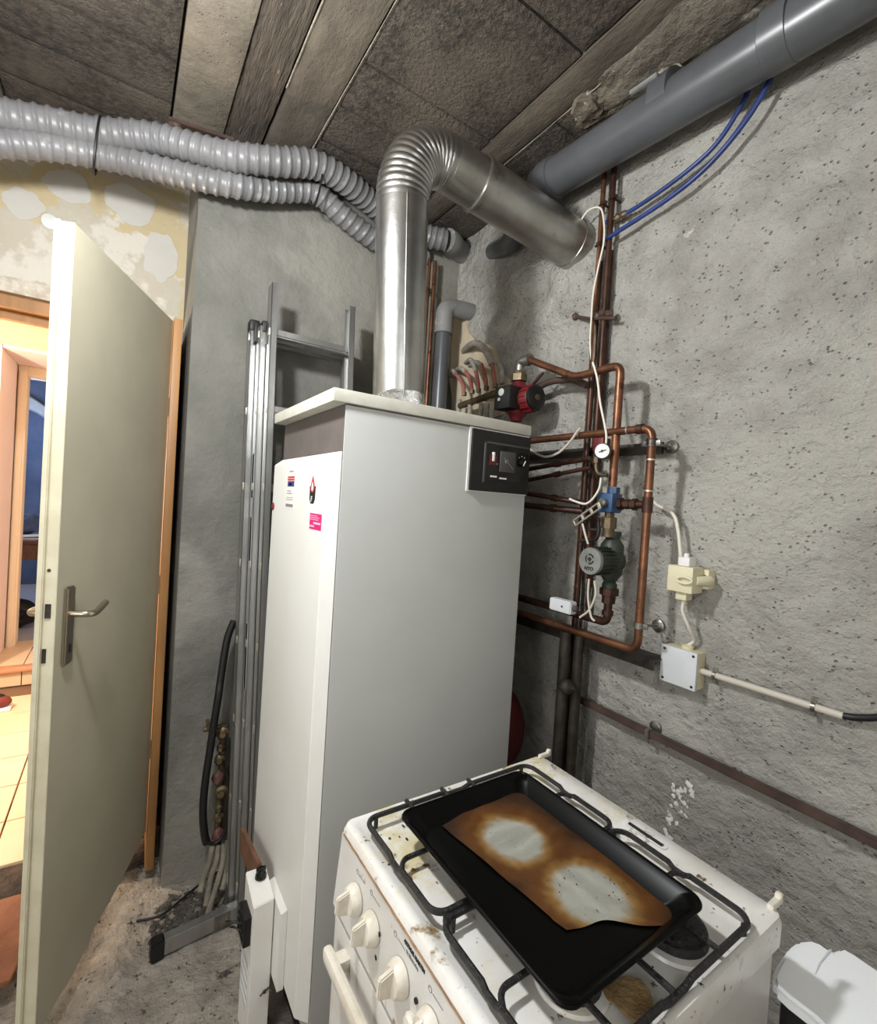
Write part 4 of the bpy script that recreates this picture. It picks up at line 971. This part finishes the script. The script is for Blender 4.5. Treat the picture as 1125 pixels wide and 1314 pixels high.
c = AX(833, 941, 1.315); g = G(); g.lathe(Vector((XR-.004, c.y, c.z+.012)), (-1, 0, 0), [(0, .018), (.004, .018), (.007, .012)], 18); g.obox(c+Vector((-.004, 0, 0)), (0, 1, 0), (1, 0, 0), (0, 0, 1), .012, .026, .030, .002); g.cyl(c+Vector((0, 0, -.014)), c+Vector((0, 0, -.03)), .002, 6); obj('clamp', g, M['steel'], rt)

# ------------------------------------------------------------------ ladder
lad = thing('ladder', 'aluminium three-section ladder leaning between the boiler and grey wall', 'ladder', (.38, 1.74, ZF))
def ly(k, z): return (1.925-.062*k)-(2.05-z)*.075
secs = [(.372, .772, 2.03), (.393, .752, 2.03), (.415, .735, 2.175)]
for k, (xa, xb, top) in enumerate(secs):
    for xx, s in ((xa, 1), (xb, -1)):
        g = G(); z0 = ZF+.0+(.02 if k else 0)
        for (da, db, ya, yb) in ((0, .003, -.026, .026), (0, .022, -.026, -.022), (0, .022, .022, .026)):
            q = []
            for z in (z0, top):
                yc_ = ly(k, z); xs_ = sorted((xx+s*da, xx+s*db)); q.append([Vector((xs_[0], yc_+ya, z)), Vector((xs_[1], yc_+ya, z)), Vector((xs_[1], yc_+yb, z)), Vector((xs_[0], yc_+yb, z))])
            t_ = bmesh.new(); a_ = [t_.verts.new(v) for v in q[0]]; b_ = [t_.verts.new(v) for v in q[1]]
            t_.faces.new(a_); t_.faces.new(b_)
            for i in range(4): t_.faces.new((a_[i], a_[(i+1) % 4], b_[(i+1) % 4], b_[i]))
            bmesh.ops.recalc_face_normals(t_, faces=t_.faces[:]); g.merge(t_)
        obj('stile', g, M['alu'], lad)
    zs = [2.0-.28*i for i in range(8)]
    for z in zs:
        if z < .02: continue
        g = G(); yc_ = ly(k, z); g.obox(((xa+xb)/2, yc_, z), (1, 0, 0), (0, 1, 0), (0, 0, 1), xb-xa+.003, .030, .028, .006); rg = obj('rung', g, M['alu'], lad)
        g = G()
        for dy in (-.010,): g.box(xa-.0025, xa+.001, yc_+dy-.004, yc_+dy+.012, z-.012, z+.014, .001)
        obj('rivet', g, M['solder'], rg)
for (xx, zz, kk) in ((.385, 2.035, 0), (.415, 2.02, 1), (.755, 2.02, 0)):
    g = G(); yc_ = ly(kk, zz); g.box(xx-.016, xx+.020, yc_-.034, yc_+.02, zz-.012, zz+.03, .008); g.box(xx-.004, xx+.014, yc_-.06, yc_-.03, zz-.06, zz+.012, .004); obj('hook_cap', g, M['rubber'], lad, 'black plastic hook')
for (z0, z1) in ((1.40, 1.56), (1.15, 1.33), (.72, .95)):
    g = G(); yc_ = ly(1, (z0+z1)/2)
    t_ = bmesh.new(); X_ = secs[1][0]-.0008
    v_ = [t_.verts.new((X_, ly(1, z)+dy, z)) for z, dy in ((z0, -.016), (z0, .010), (z1, .010), (z1, -.016))]; t_.faces.new(v_); g.merge(t_)
    g.prism([(X_, ly(1, z)+dy, z) for z, dy in ((z0, -.016), (z0, .010), (z1, .010), (z1, -.016))], (.0008, 0, 0))
    obj('sticker', g, M['box_lid'], lad, 'worn white label strip')
fa, fb = Vector((.150, 1.690, -.048)), Vector((.60, 1.735, -.048))
g = G(); g.obox((fa+fb)/2, fb-fa, (0, 0, 1), (-.1, 1, 0), (fb-fa).length, .050, .032, .002); obj('stabiliser_bar', g, M['alu'], lad, 'foot stabiliser bar')
g = G(); g.obox(fa+Vector((.005, 0, -.002)), fb-fa, (0, 0, 1), (-.1, 1, 0), .038, .062, .040, .004); obj('rubber_foot', g, M['rubber'], lad)
g = G(); c = fa.lerp(fb, .44); g.obox(c+Vector((0, -.018, .0)), fb-fa, (0, 0, 1), (-.1, 1, 0), .05, .046, .004); g.cyl(c+Vector((.015, -.025, 0)), c+Vector((.015, -.015, 0)), .006, 8); obj('foot_bracket', g, M['steel'], lad)

# black hose, low manifold, insulated hoses, debris beside the ladder
k7 = lambda lst, Y=1.9: [AY(230+x/5.26, 880+y/5.26, Y) for x, y in lst]
tube_thing('black_hose', [AY(300, 797, 1.90), AY(291, 822, 1.90), AY(283, 872, 1.89)]+k7([(265, 60), (235, 250), (205, 450), (175, 650), (160, 850), (170, 1000), (185, 1060)], 1.88), .0135, 'rubber', 'thick black rubber hose hanging beside the ladder', 'hose')
tube_thing('black_cable', k7([(185, 1060), (250, 1060), (310, 980), (338, 850), (340, 700), (320, 560)], 1.87), .006, 'rubber', 'thin black cable looping up from the low valves behind the ladder', 'cable')
lm = thing('valve_manifold', 'brass valve manifold low on the grey wall behind the black hose', 'manifold', AY(285, 1075, 1.93))
g = G(); zs = [k7([(300, y)], 1.93)[0] for y in (270, 1060)]; g.cyl(zs[0], Vector((zs[0].x+.0, 1.93, zs[1].z)), .014, 12); g.cyl(zs[0]+Vector((-.07, 0, 0)), zs[0]+Vector((0, 0, 0)), .009, 10); obj('pipe', g, M['brass'], lm)
for (x, y, rr) in ((300, 330, .024), (285, 430, .014), (280, 510, .020), (290, 730, .026), (275, 840, .013), (275, 900, .019)):
    p = k7([(x, y)], 1.905)[0]; g = G(); g.lathe(p+Vector((0, .02, 0)), (-.2, -1, .1), [(0, rr), (.014, rr), (.02, rr*.6), (.03, rr*.45)], 10); obj('valve_cap', g, M['brass'], lm)
for y in (620, 1000): p = k7([(265, y)], 1.915)[0]; g = G(); g.lump(p, .022, (1, .8, 1.3), .3, 10, 2); obj('sleeve', g, M['sleeve_old'], lm, 'faded red sleeve')
g = G(); p = k7([(200, 270)], 1.92)[0]; g.lathe(p+Vector((0, .01, 0)), (0, -1, 0), [(0, .010), (.012, .010)], 12); g.cyl(p, Vector((p.x, YB-.012, p.z)), .006, 8); obj('tap', g, M['brass'], lm)
for i, l in enumerate(([(225, 1075), (205, 1180), (165, 1290), (140, 1400)], [(262, 1080), (250, 1180), (210, 1300), (180, 1480)], [(300, 1070), (295, 1180), (260, 1320), (215, 1460), (190, 1560)], [(330, 1040), (335, 1150), (320, 1260), (290, 1380)])):
    pts = k7(l, 1.88)
    for j, p in enumerate(pts): p.y -= .03*j; p.z = max(p.z, ZF+.018)
    pts = [AY(230+x/5.26, 880+y/5.26, 1.88-.035*j) for j, (x, y) in enumerate(l)]
    g = G(); g.tube(smooth(pts, 6), .0105, 12)
    tag(obj('insulated_hose', g, M['insul_shaded']), 'grey insulated hose trailing from the low valves to the floor, %s' % ('leftmost', 'second from the left', 'third from the left', 'rightmost, against the ladder')[i], 'hose', 'insulated hoses by the ladder')
g = G()
for i in range(220):
    a = rng.random(); x = .165+.20*a+rng.uniform(-.03, .03); y = 1.74+.17*rng.random()+.02*a
    s = rng.uniform(.003, .011); g.lump((x, y, floor_z(x, y)+s*.25), s, (1.2, 1.2, .6), .6, 30, 1)
o = tag(obj('debris', g, M['dust_dark']), 'dark dusty debris piled on the floor at the foot of the grey wall', 'debris'); o['kind'] = 'stuff'
tube_thing('thin_cable', [AZ(175, 1182, -.06), AZ(205, 1175, -.06), AZ(232, 1155, -.058), AZ(262, 1130, -.05), AZ(290, 1112, -.03)], .004, 'rubber', 'thin black cable lying over the debris on the floor', 'cable')
g = G(); wa, wb = AY(312, 1085, 1.66), AY(329, 1122, 1.66); wa = Vector((.36, 1.50, .16)); 
wa, wb = AX(313, 1082, .372), AX(330, 1120, .372)
dw_ = (wb-wa).normalized(); g.obox((wa+wb)/2, dw_, Vector((0, 1, 0))-dw_*dw_.y, dw_.cross(Vector((0, 1, 0))), (wb-wa).length+.05, .075, .012, .001)
tag(obj('wood_offcut', g, M['brown_wood']), 'small brown wooden offcut leaning behind the white metal box', 'wood')

# white metal box at the foot of the boiler
wb_ = thing('metal_box', 'narrow white metal box with a black knob on top at the foot of the boiler', 'box', (.37, 1.36, ZF))
X0, X1, Y0, Y1 = .338, .392, 1.27, 1.375
P = lambda x, y, z: Vector((x, y, z))
zl = ZF+.002
tl = AX(330, 1138, X0).z; 
g = G()
t_ = bmesh.new()
low = [P(X0, Y0, zl), P(X1, Y0, zl), P(X1, Y1, zl), P(X0, Y1, zl)]; zf_ = .318; zb_ = .345
hi = [P(X0, Y0, zf_), P(X1, Y0, zf_+.006), P(X1, Y1, zb_), P(X0, Y1, zb_)]
a_ = [t_.verts.new(v) for v in low]; b_ = [t_.verts.new(v) for v in hi]; t_.faces.new(a_); t_.faces.new(b_)
for i in range(4): t_.faces.new((a_[i], a_[(i+1) % 4], b_[(i+1) % 4], b_[i]))
bmesh.ops.recalc_face_normals(t_, faces=t_.faces[:]); bmesh.ops.bevel(t_, geom=t_.edges[:], offset=.002, segments=2, affect='EDGES'); g.merge(t_)
obj('case', g, mat('white_box_enamel', (232, 230, 224), .4, var=(222, 219, 211), vscale=8), wb_)
g = G(); kc = P(.372, 1.345, .338); g.lathe(kc, (0, 0, 1), [(0, .016), (.010, .014), (.012, .010), (.026, .009), (.028, .007)], 20); g.box(kc.x-.013, kc.x+.013, kc.y-.004, kc.y+.004, kc.z+.010, kc.z+.028, .002); obj('knob', g, M['black_gloss'], wb_)
g = G(); g.box(X0-.020, X0+.001, 1.283, 1.350, .205, .285, .004)
for z in (.225, .245, .265): g.box(X0-.023, X0-.018, 1.290, 1.343, z-.004, z+.004, .001)
cn = obj('connector_block', g, M['black_plastic'], wb_)
g = G()
for z, s in ((.255, 1), (.235, .8)): g.tube(smooth([P(X0-.02, 1.31, z), P(X0-.045*s, 1.325, z+.006), P(X0-.050*s, 1.35, z-.012), P(X0-.02, 1.345, z-.02)], 5), .0022, 6)
obj('wire', g, M['rubber'], cn)
g = G()
for k in range(5): g.box(X0-.0012, X0+.001, 1.29+.0, 1.36, .02+k*.028, .035+k*.028)
obj('vent_slot', g, M['box_lid'], wb_)
g = G(); c = P(.378, Y0-.002, .075); g.lathe(c, (0, -1, 0), [(0, .005), (.004, .004)], 10); g.tube([c, c+Vector((.016, -.002, .008))], .0025, 6); g.tube([c, c+Vector((-.012, -.002, -.006))], .002, 6); obj('wire_clip', g, M['steel_dark'], wb_)
g = G(); t_ = bmesh.new()
pl = [P(.394, 1.245, .12), P(.4118, 1.245, .12), P(.4118, 1.245, .315), P(.394, 1.245, .285)]
g.prism([P(.3945, 1.215, .11), P(.4115, 1.215, .11), P(.4115, 1.215, .325), P(.3945, 1.215, .318)], (0, .13, 0), .001)
tag(obj('mounting_block', g, M['boiler_front']), 'white hinge block fixed on the boiler front beside the narrow metal box', 'bracket')

# ------------------------------------------------------------------ stove
SZ = .860
sx0, sx1, sy0, sy1 = .345, .826, .268, .756
stove = thing('gas_stove', 'grimy white gas stove with knobs, a black baking tray on top', 'stove', (.59, .51, ZF))
g = G()
g.box(sx0+.020, sx1-.02, sy0+.004, sy1-.004, ZF+.03, SZ-.03, .004)
obj('body', g, M['enamel_side'], stove)
g = G()      # hob top: rim, sloping inside, sunken well
def rrect(x0, x1, y0, y1, r, z, n=5):
    pts = []
    for (cx, cy, a0) in ((x1-r, y1-r, 0), (x0+r, y1-r, 90), (x0+r, y0+r, 180), (x1-r, y0+r, 270)):
        for k in range(n+1):
            a = math.radians(a0+90*k/n); pts.append(Vector((cx+r*math.cos(a), cy+r*math.sin(a), z)))
    return pts
loops = [rrect(sx0, sx1, sy0, sy1, .014, SZ-.045), rrect(sx0-.002, sx1, sy0-.001, sy1+.001, .014, SZ-.012), rrect(sx0+.001, sx1-.002, sy0+.002, sy1-.002, .016, SZ-.002), rrect(sx0+.007, sx1-.004, sy0+.008, sy1-.008, .018, SZ),
         rrect(sx0+.016, sx1-.045, sy0+.012, sy1-.012, .018, SZ-.0015), rrect(sx0+.026, sx1-.055, sy0+.022, sy1-.022, .022, SZ-.008), rrect(sx0+.040, sx1-.066, sy0+.036, sy1-.036, .026, SZ-.010)]
rings = [[g.bm.verts.new(p) for p in l] for l in loops]
for a_, b_ in zip(rings, rings[1:]):
    for i in range(len(a_)): g.bm.faces.new((a_[i], a_[(i+1) % len(a_)], b_[(i+1) % len(a_)], b_[i]))
g.bm.faces.new(rings[-1]); g.bm.faces.new(list(reversed(rings[0])))
hob = obj('hob_top', g, M['enamel'], stove, 'stained white enamel hob')
g = G(); g.tube([Vector((.794, .502, SZ-.0005)), Vector((.794, .437, SZ-.0005))], .0042, 8); obj('vent_slot', g, M['ink'], hob)
g = G(); g.prism([Vector((p.x, p.y, SZ-.0005)) for p in rrect(.786, .803, .430, .509, .008, 0)], (0, 0, .0012)); obj('slot_rim', g, M['enamel'], hob)
# burners
bq = AZ(862, 1184, SZ+.004)
for (bx, by, rr) in ((bq.x, bq.y, .046), (.48, .365, .036), (.690, .60, .036), (.48, .62, .030)):
    g = G(); g.lathe((bx, by, SZ-.009), (0, 0, 1), [(0, rr+.010), (.004, rr+.008), (.005, rr)], 32); bs = obj('burner_ring', g, M['enamel'], stove)
    g = G(); g.lathe((bx, by, SZ-.006), (0, 0, 1), [(0, rr), (.012, rr-.002), (.013, rr-.006), (.017, rr-.006), (.019, rr-.012)], 32); obj('burner_cap', g, M['grate'], stove)
# front control panel, slightly inclined
fxp = sx0-.006
def fxs(z): return fxp+.004-.010*(SZ-.016-z)/.126
g = G()
g.prism([(fxp+.004, sy0+.002, SZ-.016), (fxp-.006, sy0+.002, SZ-.142), (fxp+.004, sy0+.002, SZ-.150), (sx0+.03, sy0+.002, SZ-.150), (sx0+.03, sy0+.002, SZ-.016)], (0, sy1-sy0-.004, 0), .003)
cpn = obj('control_fascia', g, M['enamel_side'], stove, 'white knob panel')
g = G(); ys = np.linspace(sy0+.01, sy1-.012, 50)
g.tube([Vector((fxp+.003+.0008*mnoise.noise(Vector((y*60, 0, 0))), y, SZ-.0165)) for y in ys], [.0012+.0012*abs(mnoise.noise(Vector((y*40, 3, 0)))) for y in ys], 6); obj('grimy_seam', g, M['rust_seam'], stove)
PN = Vector((-1, 0, .08)).normalized(); PU = Vector((-.08, 0, -1)).normalized()
for i, (ky, kz, pa) in enumerate(((.672, .785, 0), (.612, .785, 0), (.527, .785, 0), (.452, .787, 0), (.355, .787, 0))):
    c = Vector((fxp-.002, ky, kz)); kt = None
    g = G(); g.lathe(c, PN, [(0, .0225), (.004, .0225), (.012, .0195), (.015, .017)], 28)
    kb = obj('knob', g, M['knob'], stove)
    g = G(); g.prism([c+PN*.013+PU*(-.019)+Vector((0, -.004, 0)), c+PN*.034+PU*(-.011)+Vector((0, -.004, 0)), c+PN*.034+PU*(.014)+Vector((0, -.004, 0)), c+PN*.013+PU*.020+Vector((0, -.004, 0))], (0, .008, 0), .0018)
    obj('knob_grip', g, M['knob'], kb)
    g = G(); g.box(c.x-.0165, c.x-.0145, ky-.002, ky+.002, kz+.0155, kz+.0185); obj('knob_mark', g, M['knob_grey'], kb)
for (hy, hz) in ((.592, .792), (.595, .755), (.487, .790)):
    g = G(); c = Vector((fxp-.001, hy, hz)); g.lathe(c, PN, [(0, .0035), (.0022, .0035)], 12); obj('indicator_hole', g, M['ink'], cpn)
g = G(); c = Vector((fxp-.003, .492, .758)); g.lathe(c, PN, [(0, .012), (.004, .012), (.006, .009), (.008, .008)], 20); obj('push_button', g, M['knob'], cpn)
g = G(); yb_ = .395
obj('brand_lettering', text_g('ARTHUR MARTIN', .0066, (fxs(.830)-.0006, .530, .830), (0, -1, 0), (.079, 0, 1), .0012, .0001), M['ink'], cpn)
obj('brand_lettering', text_g('by Electrolux', .0056, (fxs(.822)-.0006, .522, .822), (0, -1, 0), (.079, 0, 1), .0012, 0), M['grey_print'], cpn)
for (yy, zz) in ((.672, .822), (.622, .824), (.545, .822), (.456, .824)):
    x_ = fxs(zz); g = G(); g.box(x_-.0006, x_+.002, yy-.020, yy+.002, zz-.0010, zz); obj('printed_line', g, M['grey_print'], cpn); g = G(); g.tube([Vector((x_-.0002, yy+.008+.0035*math.cos(a), zz+.0035*math.sin(a))) for a in np.linspace(0, 6.283, 13)[:-1]], .0006, 5, closed=True); obj('printed_symbol', g, M['grey_print'], cpn)
# oven door with handle
g = G(); g.box(fxp-.002, fxp+.028, sy0+.006, sy1-.006, .16, SZ-.155, .005); od = obj('oven_door', g, M['enamel_side'], stove, 'white oven door')
g = G(); g.box(fxp-.034, fxp-.018, sy0+.05, sy1-.035, SZ-.200, SZ-.176, .007)
for yy in (sy0+.08, sy1-.065): g.box(fxp-.024, fxp, yy-.012, yy+.012, SZ-.198, SZ-.178, .004)
obj('oven_handle', g, M['knob'], od)
g = G(); g.box(fxp, fxp+.03, sy0+.006, sy1-.006, ZF+.04, .155, .004); obj('bottom_drawer', g, M['enamel_side'], stove)
for yy in (sy0+.04, sy1-.04):
    for xx in (sx0+.05, sx1-.06):
        g = G(); g.cyl((xx, yy, ZF), (xx, yy, ZF+.035), .016, 12); obj('foot', g, M['black_plastic'], stove)
# lid hinge clips
for i, (yy, lb) in enumerate(((sy1-.012, 'far'), (sy0+.014, 'near'))):
    g = G(); s = -1 if i == 0 else 1
    g.prism([(sx1-.014, yy-.004, SZ-.002), (sx1+.020, yy-.004, SZ-.002), (sx1+.020, yy-.004, SZ+.012), (sx1+.013, yy-.004, SZ+.012), (sx1+.011, yy-.004, SZ+.006), (sx1-.014, yy-.004, SZ+.006)], (0, .009, 0), .001)
    obj('lid_hinge', g, M['knob'], stove, 'white plastic hinge socket')
# grates
def grate(ya, yb, label, side):
    t = thing('pan_grate', label, 'grate', (.55, (ya+yb)/2, SZ), 'pan grates')
    xa, xb, zg, rr, wr = .370, .752, SZ+.012, .022, .0044
    if side: pts = [(xa+.004, ya), (xa+.006, yb-.01), (xa+.03, yb), (xb-.03, yb), (xb, yb-.025), (xb-.004, ya+.02), (xb-.02, ya)]
    pts = rrect(xa, xb, ya, yb, .022, zg, 6)
    pts = [Vector((p.x, p.y, zg-(.008 if abs(p.y-(ya+yb)/2) < 0 else 0))) for p in pts]
    # dips in the long sides, as the wire is bent
    out = []
    mloop = len(pts)
    for i in range(mloop):
        a_, b_ = pts[i], pts[(i+1) % mloop]
        out.append(a_)
        if (b_-a_).length > .1:
            for f_, dz in ((.40, 0), (.45, -.005), (.55, -.005), (.60, 0)): out.append(a_.lerp(b_, f_)+Vector((0, 0, dz)))
    g = G(); g.tube(out, wr, 8, closed=True); obj('frame', g, M['grate'], t)
    ym = (ya+yb)/2
    for (p, q) in (((xa, ym), (xa+.085, ym)), ((xb, ym), (xb-.085, ym))):
        g = G(); g.tube(rounded([Vector((p[0], p[1]-.02, zg)), Vector((p[0]+(.012 if q[0] > p[0] else -.012), p[1], zg)), Vector((q[0], q[1], zg))], .012, 4), wr*.9, 8); obj('finger', g, M['grate'], t)
    for xx in ((.458, .536, .600) if side else (.458, .556, .66)):
        yy = yb if side else ya
        g = G(); s = -1 if side else 1
        g.tube([Vector((xx, yy+(-s)*(.012 if side else 0), zg+.001)), Vector((xx, yy+s*.05, zg))], wr*.9, 8); obj('finger', g, M['grate'], t)
    for (xx, yy) in ((xa+.02, ya+.003), (xa+.02, yb-.003), (xb-.02, ya+.003), (xb-.02, yb-.003)):
        g = G(); g.cyl((xx, yy, zg), (xx, yy, SZ-.006), .004, 8); obj('foot', g, M['grate'], t)
grate(.502, .722, 'black wire pan grate on the boiler side of the stove', True)
grate(.280, .492, 'black wire pan grate on the near side of the stove', False)
# baking tray
tray = thing('baking_tray', 'black enamel baking tray lying across both pan grates', 'tray', (.53, .48, SZ+.026))
tx0, tx1, ty0, ty1 = .406, .680, .311, .668; tz = SZ+.0172
g = G()
def trap(inset, z, r): return rrect(tx0+inset, tx1-inset, ty0+inset, ty1-inset, r, z, 6)
L5 = [trap(.022, tz, .022), trap(.008, tz+.016, .022), trap(.001, tz+.0225, .020), trap(-.003, tz+.024, .020), trap(-.003, tz+.0262, .020), trap(.002, tz+.0265, .020), trap(.010, tz+.020, .022), trap(.024, tz+.003, .020), trap(.030, tz+.002, .018)]
rings = [[g.bm.verts.new(p) for p in l] for l in L5]
for a_, b_ in zip(rings, rings[1:]):
    for i in range(len(a_)): g.bm.faces.new((a_[i], a_[(i+1) % len(a_)], b_[(i+1) % len(a_)], b_[i]))
g.bm.faces.new(rings[-1]); g.bm.faces.new(list(reversed(rings[0])))
obj('pan', g, M['tray'], tray)
g = G(); g.tube(trap(-.001, tz+.0262, .020), .0026, 8, closed=True); obj('rolled_rim', g, M['tray'], tray)
# parchment with two pale rounds
corner = [AZ(567, 1059, tz+.005), AZ(655, 1006, tz+.005), AZ(866, 1150, tz+.005), AZ(727, 1193, tz+.005)]
def pap(u, v):
    a = corner[0].lerp(corner[1], u); b = corner[3].lerp(corner[2], u); p = a.lerp(b, v)
    # lower right corner is bent in a wavy scorched edge
    e = .006*mnoise.noise(Vector((u*5, v*5, 2)))
    p = p+Vector((e*(1 if v > .9 else .25), e*(1 if v > .9 else .3), 0))
    if v > .72: p = p+(corner[3]-corner[0]).normalized()*(.034*math.exp(-((u-.66)/.26)**2)*((v-.72)/.28)**1.5)
    p.z = tz+.0045+.0022*mnoise.noise(Vector((u*4, v*6, 1)))
    return p
g = G(); g.grid(pap, 60, 100)
pm = bpy.data.materials.new('scorched_parchment'); pm.use_nodes = True
_n = pm.node_tree.nodes; _l = pm.node_tree.links; at_ = _n.new('ShaderNodeAttribute'); at_.attribute_name = 'scorch'
nz = _n.new('ShaderNodeTexNoise'); nz.inputs['Scale'].default_value = 160; nz.inputs['Detail'].default_value = 6
mm_ = _n.new('ShaderNodeMix'); mm_.data_type = 'RGBA'; mm_.blend_type = 'MULTIPLY'; mm_.inputs['Factor'].default_value = .35
_l.new(at_.outputs['Color'], mm_.inputs['A']); _l.new(nz.outputs['Color'], mm_.inputs['B']); _l.new(at_.outputs['Color'], _n['Principled BSDF'].inputs['Base Color'])
_n['Principled BSDF'].inputs['Roughness'].default_value = .5; _n['Principled BSDF'].inputs['Specular IOR Level'].default_value = .25
bpz = _n.new('ShaderNodeBump'); bpz.inputs['Distance'].default_value = .0015; _l.new(nz.outputs['Fac'], bpz.inputs['Height']); _l.new(bpz.outputs[0], _n['Principled BSDF'].inputs['Normal'])
par = obj('baking_parchment', g, pm, recalc=False)
tag(par, 'scorched brown baking parchment with two pale rounds lying in the tray', 'parchment')
ca = par.data.color_attributes.new('scorch', 'FLOAT_COLOR', 'POINT')
h1, h2 = AZ(659, 1076, tz+.005), AZ(757, 1146, tz+.005)
org = par.location
def lerp3(a, b, t): return tuple(a[i]+(b[i]-a[i])*t for i in range(3))
def ss(t): t = max(0, min(1, t)); return t*t*(3-2*t)
cg, ct2, cbn, cdk = lin((164, 163, 152)), lin((138, 104, 52)), lin((92, 54, 16)), lin((50, 28, 9))
cols = []
for v in par.data.vertices:
    w = v.co+org
    d = min(((w.x-h1.x)**2/(.052)**2+(w.y-h1.y)**2/(.056)**2)**.5, ((w.x-h2.x)**2/(.058)**2+(w.y-h2.y)**2/(.060)**2)**.5)
    d += .10*mnoise.noise(Vector((w.x*26, w.y*26, 0)))+.08*mnoise.noise(Vector((w.x*90, w.y*90, 4)))
    c = lerp3(cg, ct2, ss((d-.70)/.32)); c = lerp3(c, cbn, ss((d-.90)/.38)); c = lerp3(c, cdk, ss((d-1.25)/.8))
    cols += [*c, 1]
ca.data.foreach_set('color', cols)
g = G()
for i in range(46):
    p = corner[0].lerp(corner[1], rng.uniform(.1, .9)).lerp(corner[3].lerp(corner[2], rng.uniform(.1, .9)), rng.random()); p.z = tz+.0075
    g.lump(p, rng.uniform(.0006, .0014), (1, 1, .5), .3, 30, 1)
for i in range(230):
    x, y = rng.uniform(sx0+.04, sx1-.07), rng.uniform(sy0+.04, sy1-.04)
    if tx0-.01 < x < tx1+.01 and ty0-.01 < y < ty1: continue
    s = rng.uniform(.0008, .0028)
    g.lump((x, y, SZ-.0095), s, (1, rng.uniform(.8, 2.4), .5), .4, 30, 1)
o = tag(obj('crumbs', g, M['ink']), 'black burnt crumbs scattered over the stove top', 'crumbs'); o['kind'] = 'stuff'
g = G(); c = AZ(805, 1285, SZ-.006); pts = [AZ(px_, py_, SZ-.006) for px_, py_ in ((772, 1272), (786, 1262), (803, 1254), (822, 1258), (833, 1272), (838, 1290), (834, 1306), (824, 1318), (806, 1308), (790, 1292), (778, 1284))]
g.prism(pts, (0, 0, .003), .0008); tag(obj('burnt_paper_scrap', g, M['burnt']), 'scorched tan scrap lying on the hob near the bottom edge', 'scrap')
for (px, py, lbl) in ((530, 1117, 'larger brown grease blob on the left of the hob'), (526, 1127, 'smaller brown grease blob on the left of the hob')):
    g = G(); c = AZ(px, py, SZ-.008); g.lump(c, .004, (1, 1, .4), .4, 30, 2); tag(obj('grease_blob', g, M['rust_seam']), lbl, 'stain', 'grease blobs')

# ------------------------------------------------------------------ bin at the lower right
bn = thing('pedal_bin', 'bright white rounded lid on a dark bin at the lower right', 'bin', (1.03, .16, ZF))
zl = .74
out = [AZ(*p, zl) for p in ((993, 1262), (990, 1250), (1000, 1231), (1012, 1214), (1024, 1205), (1038, 1204), (1052, 1209), (1066, 1219), (1080, 1214), (1095, 1222), (1130, 1246), (1185, 1290), (1230, 1340), (1210, 1400), (1150, 1420), (1085, 1345), (1045, 1305), (1010, 1278))]
g = G(); g.prism([p-Vector((0, 0, .022)) for p in out], (0, 0, .022), .006); lid = obj('lid', g, M['bin_white'], bn, 'bright white two-lobed lid')
g = G(); g.tube([AZ(1066, 1219, zl+.0005), AZ(1052, 1236, zl+.0005), AZ(1046, 1250, zl+.0005)], [.0016, .0012, .0005], 8); obj('lid_groove', g, M['box_lid'], lid)
cx_ = sum((p.x for p in out), 0)/len(out); cy_ = sum((p.y for p in out), 0)/len(out)
g = G(); g.prism([Vector((cx_+(p.x-cx_)*.84, cy_+(p.y-cy_)*.84, ZF)) for p in out], (0, 0, zl-.021-ZF), .004); obj('body', g, M['bin_dark'], bn)
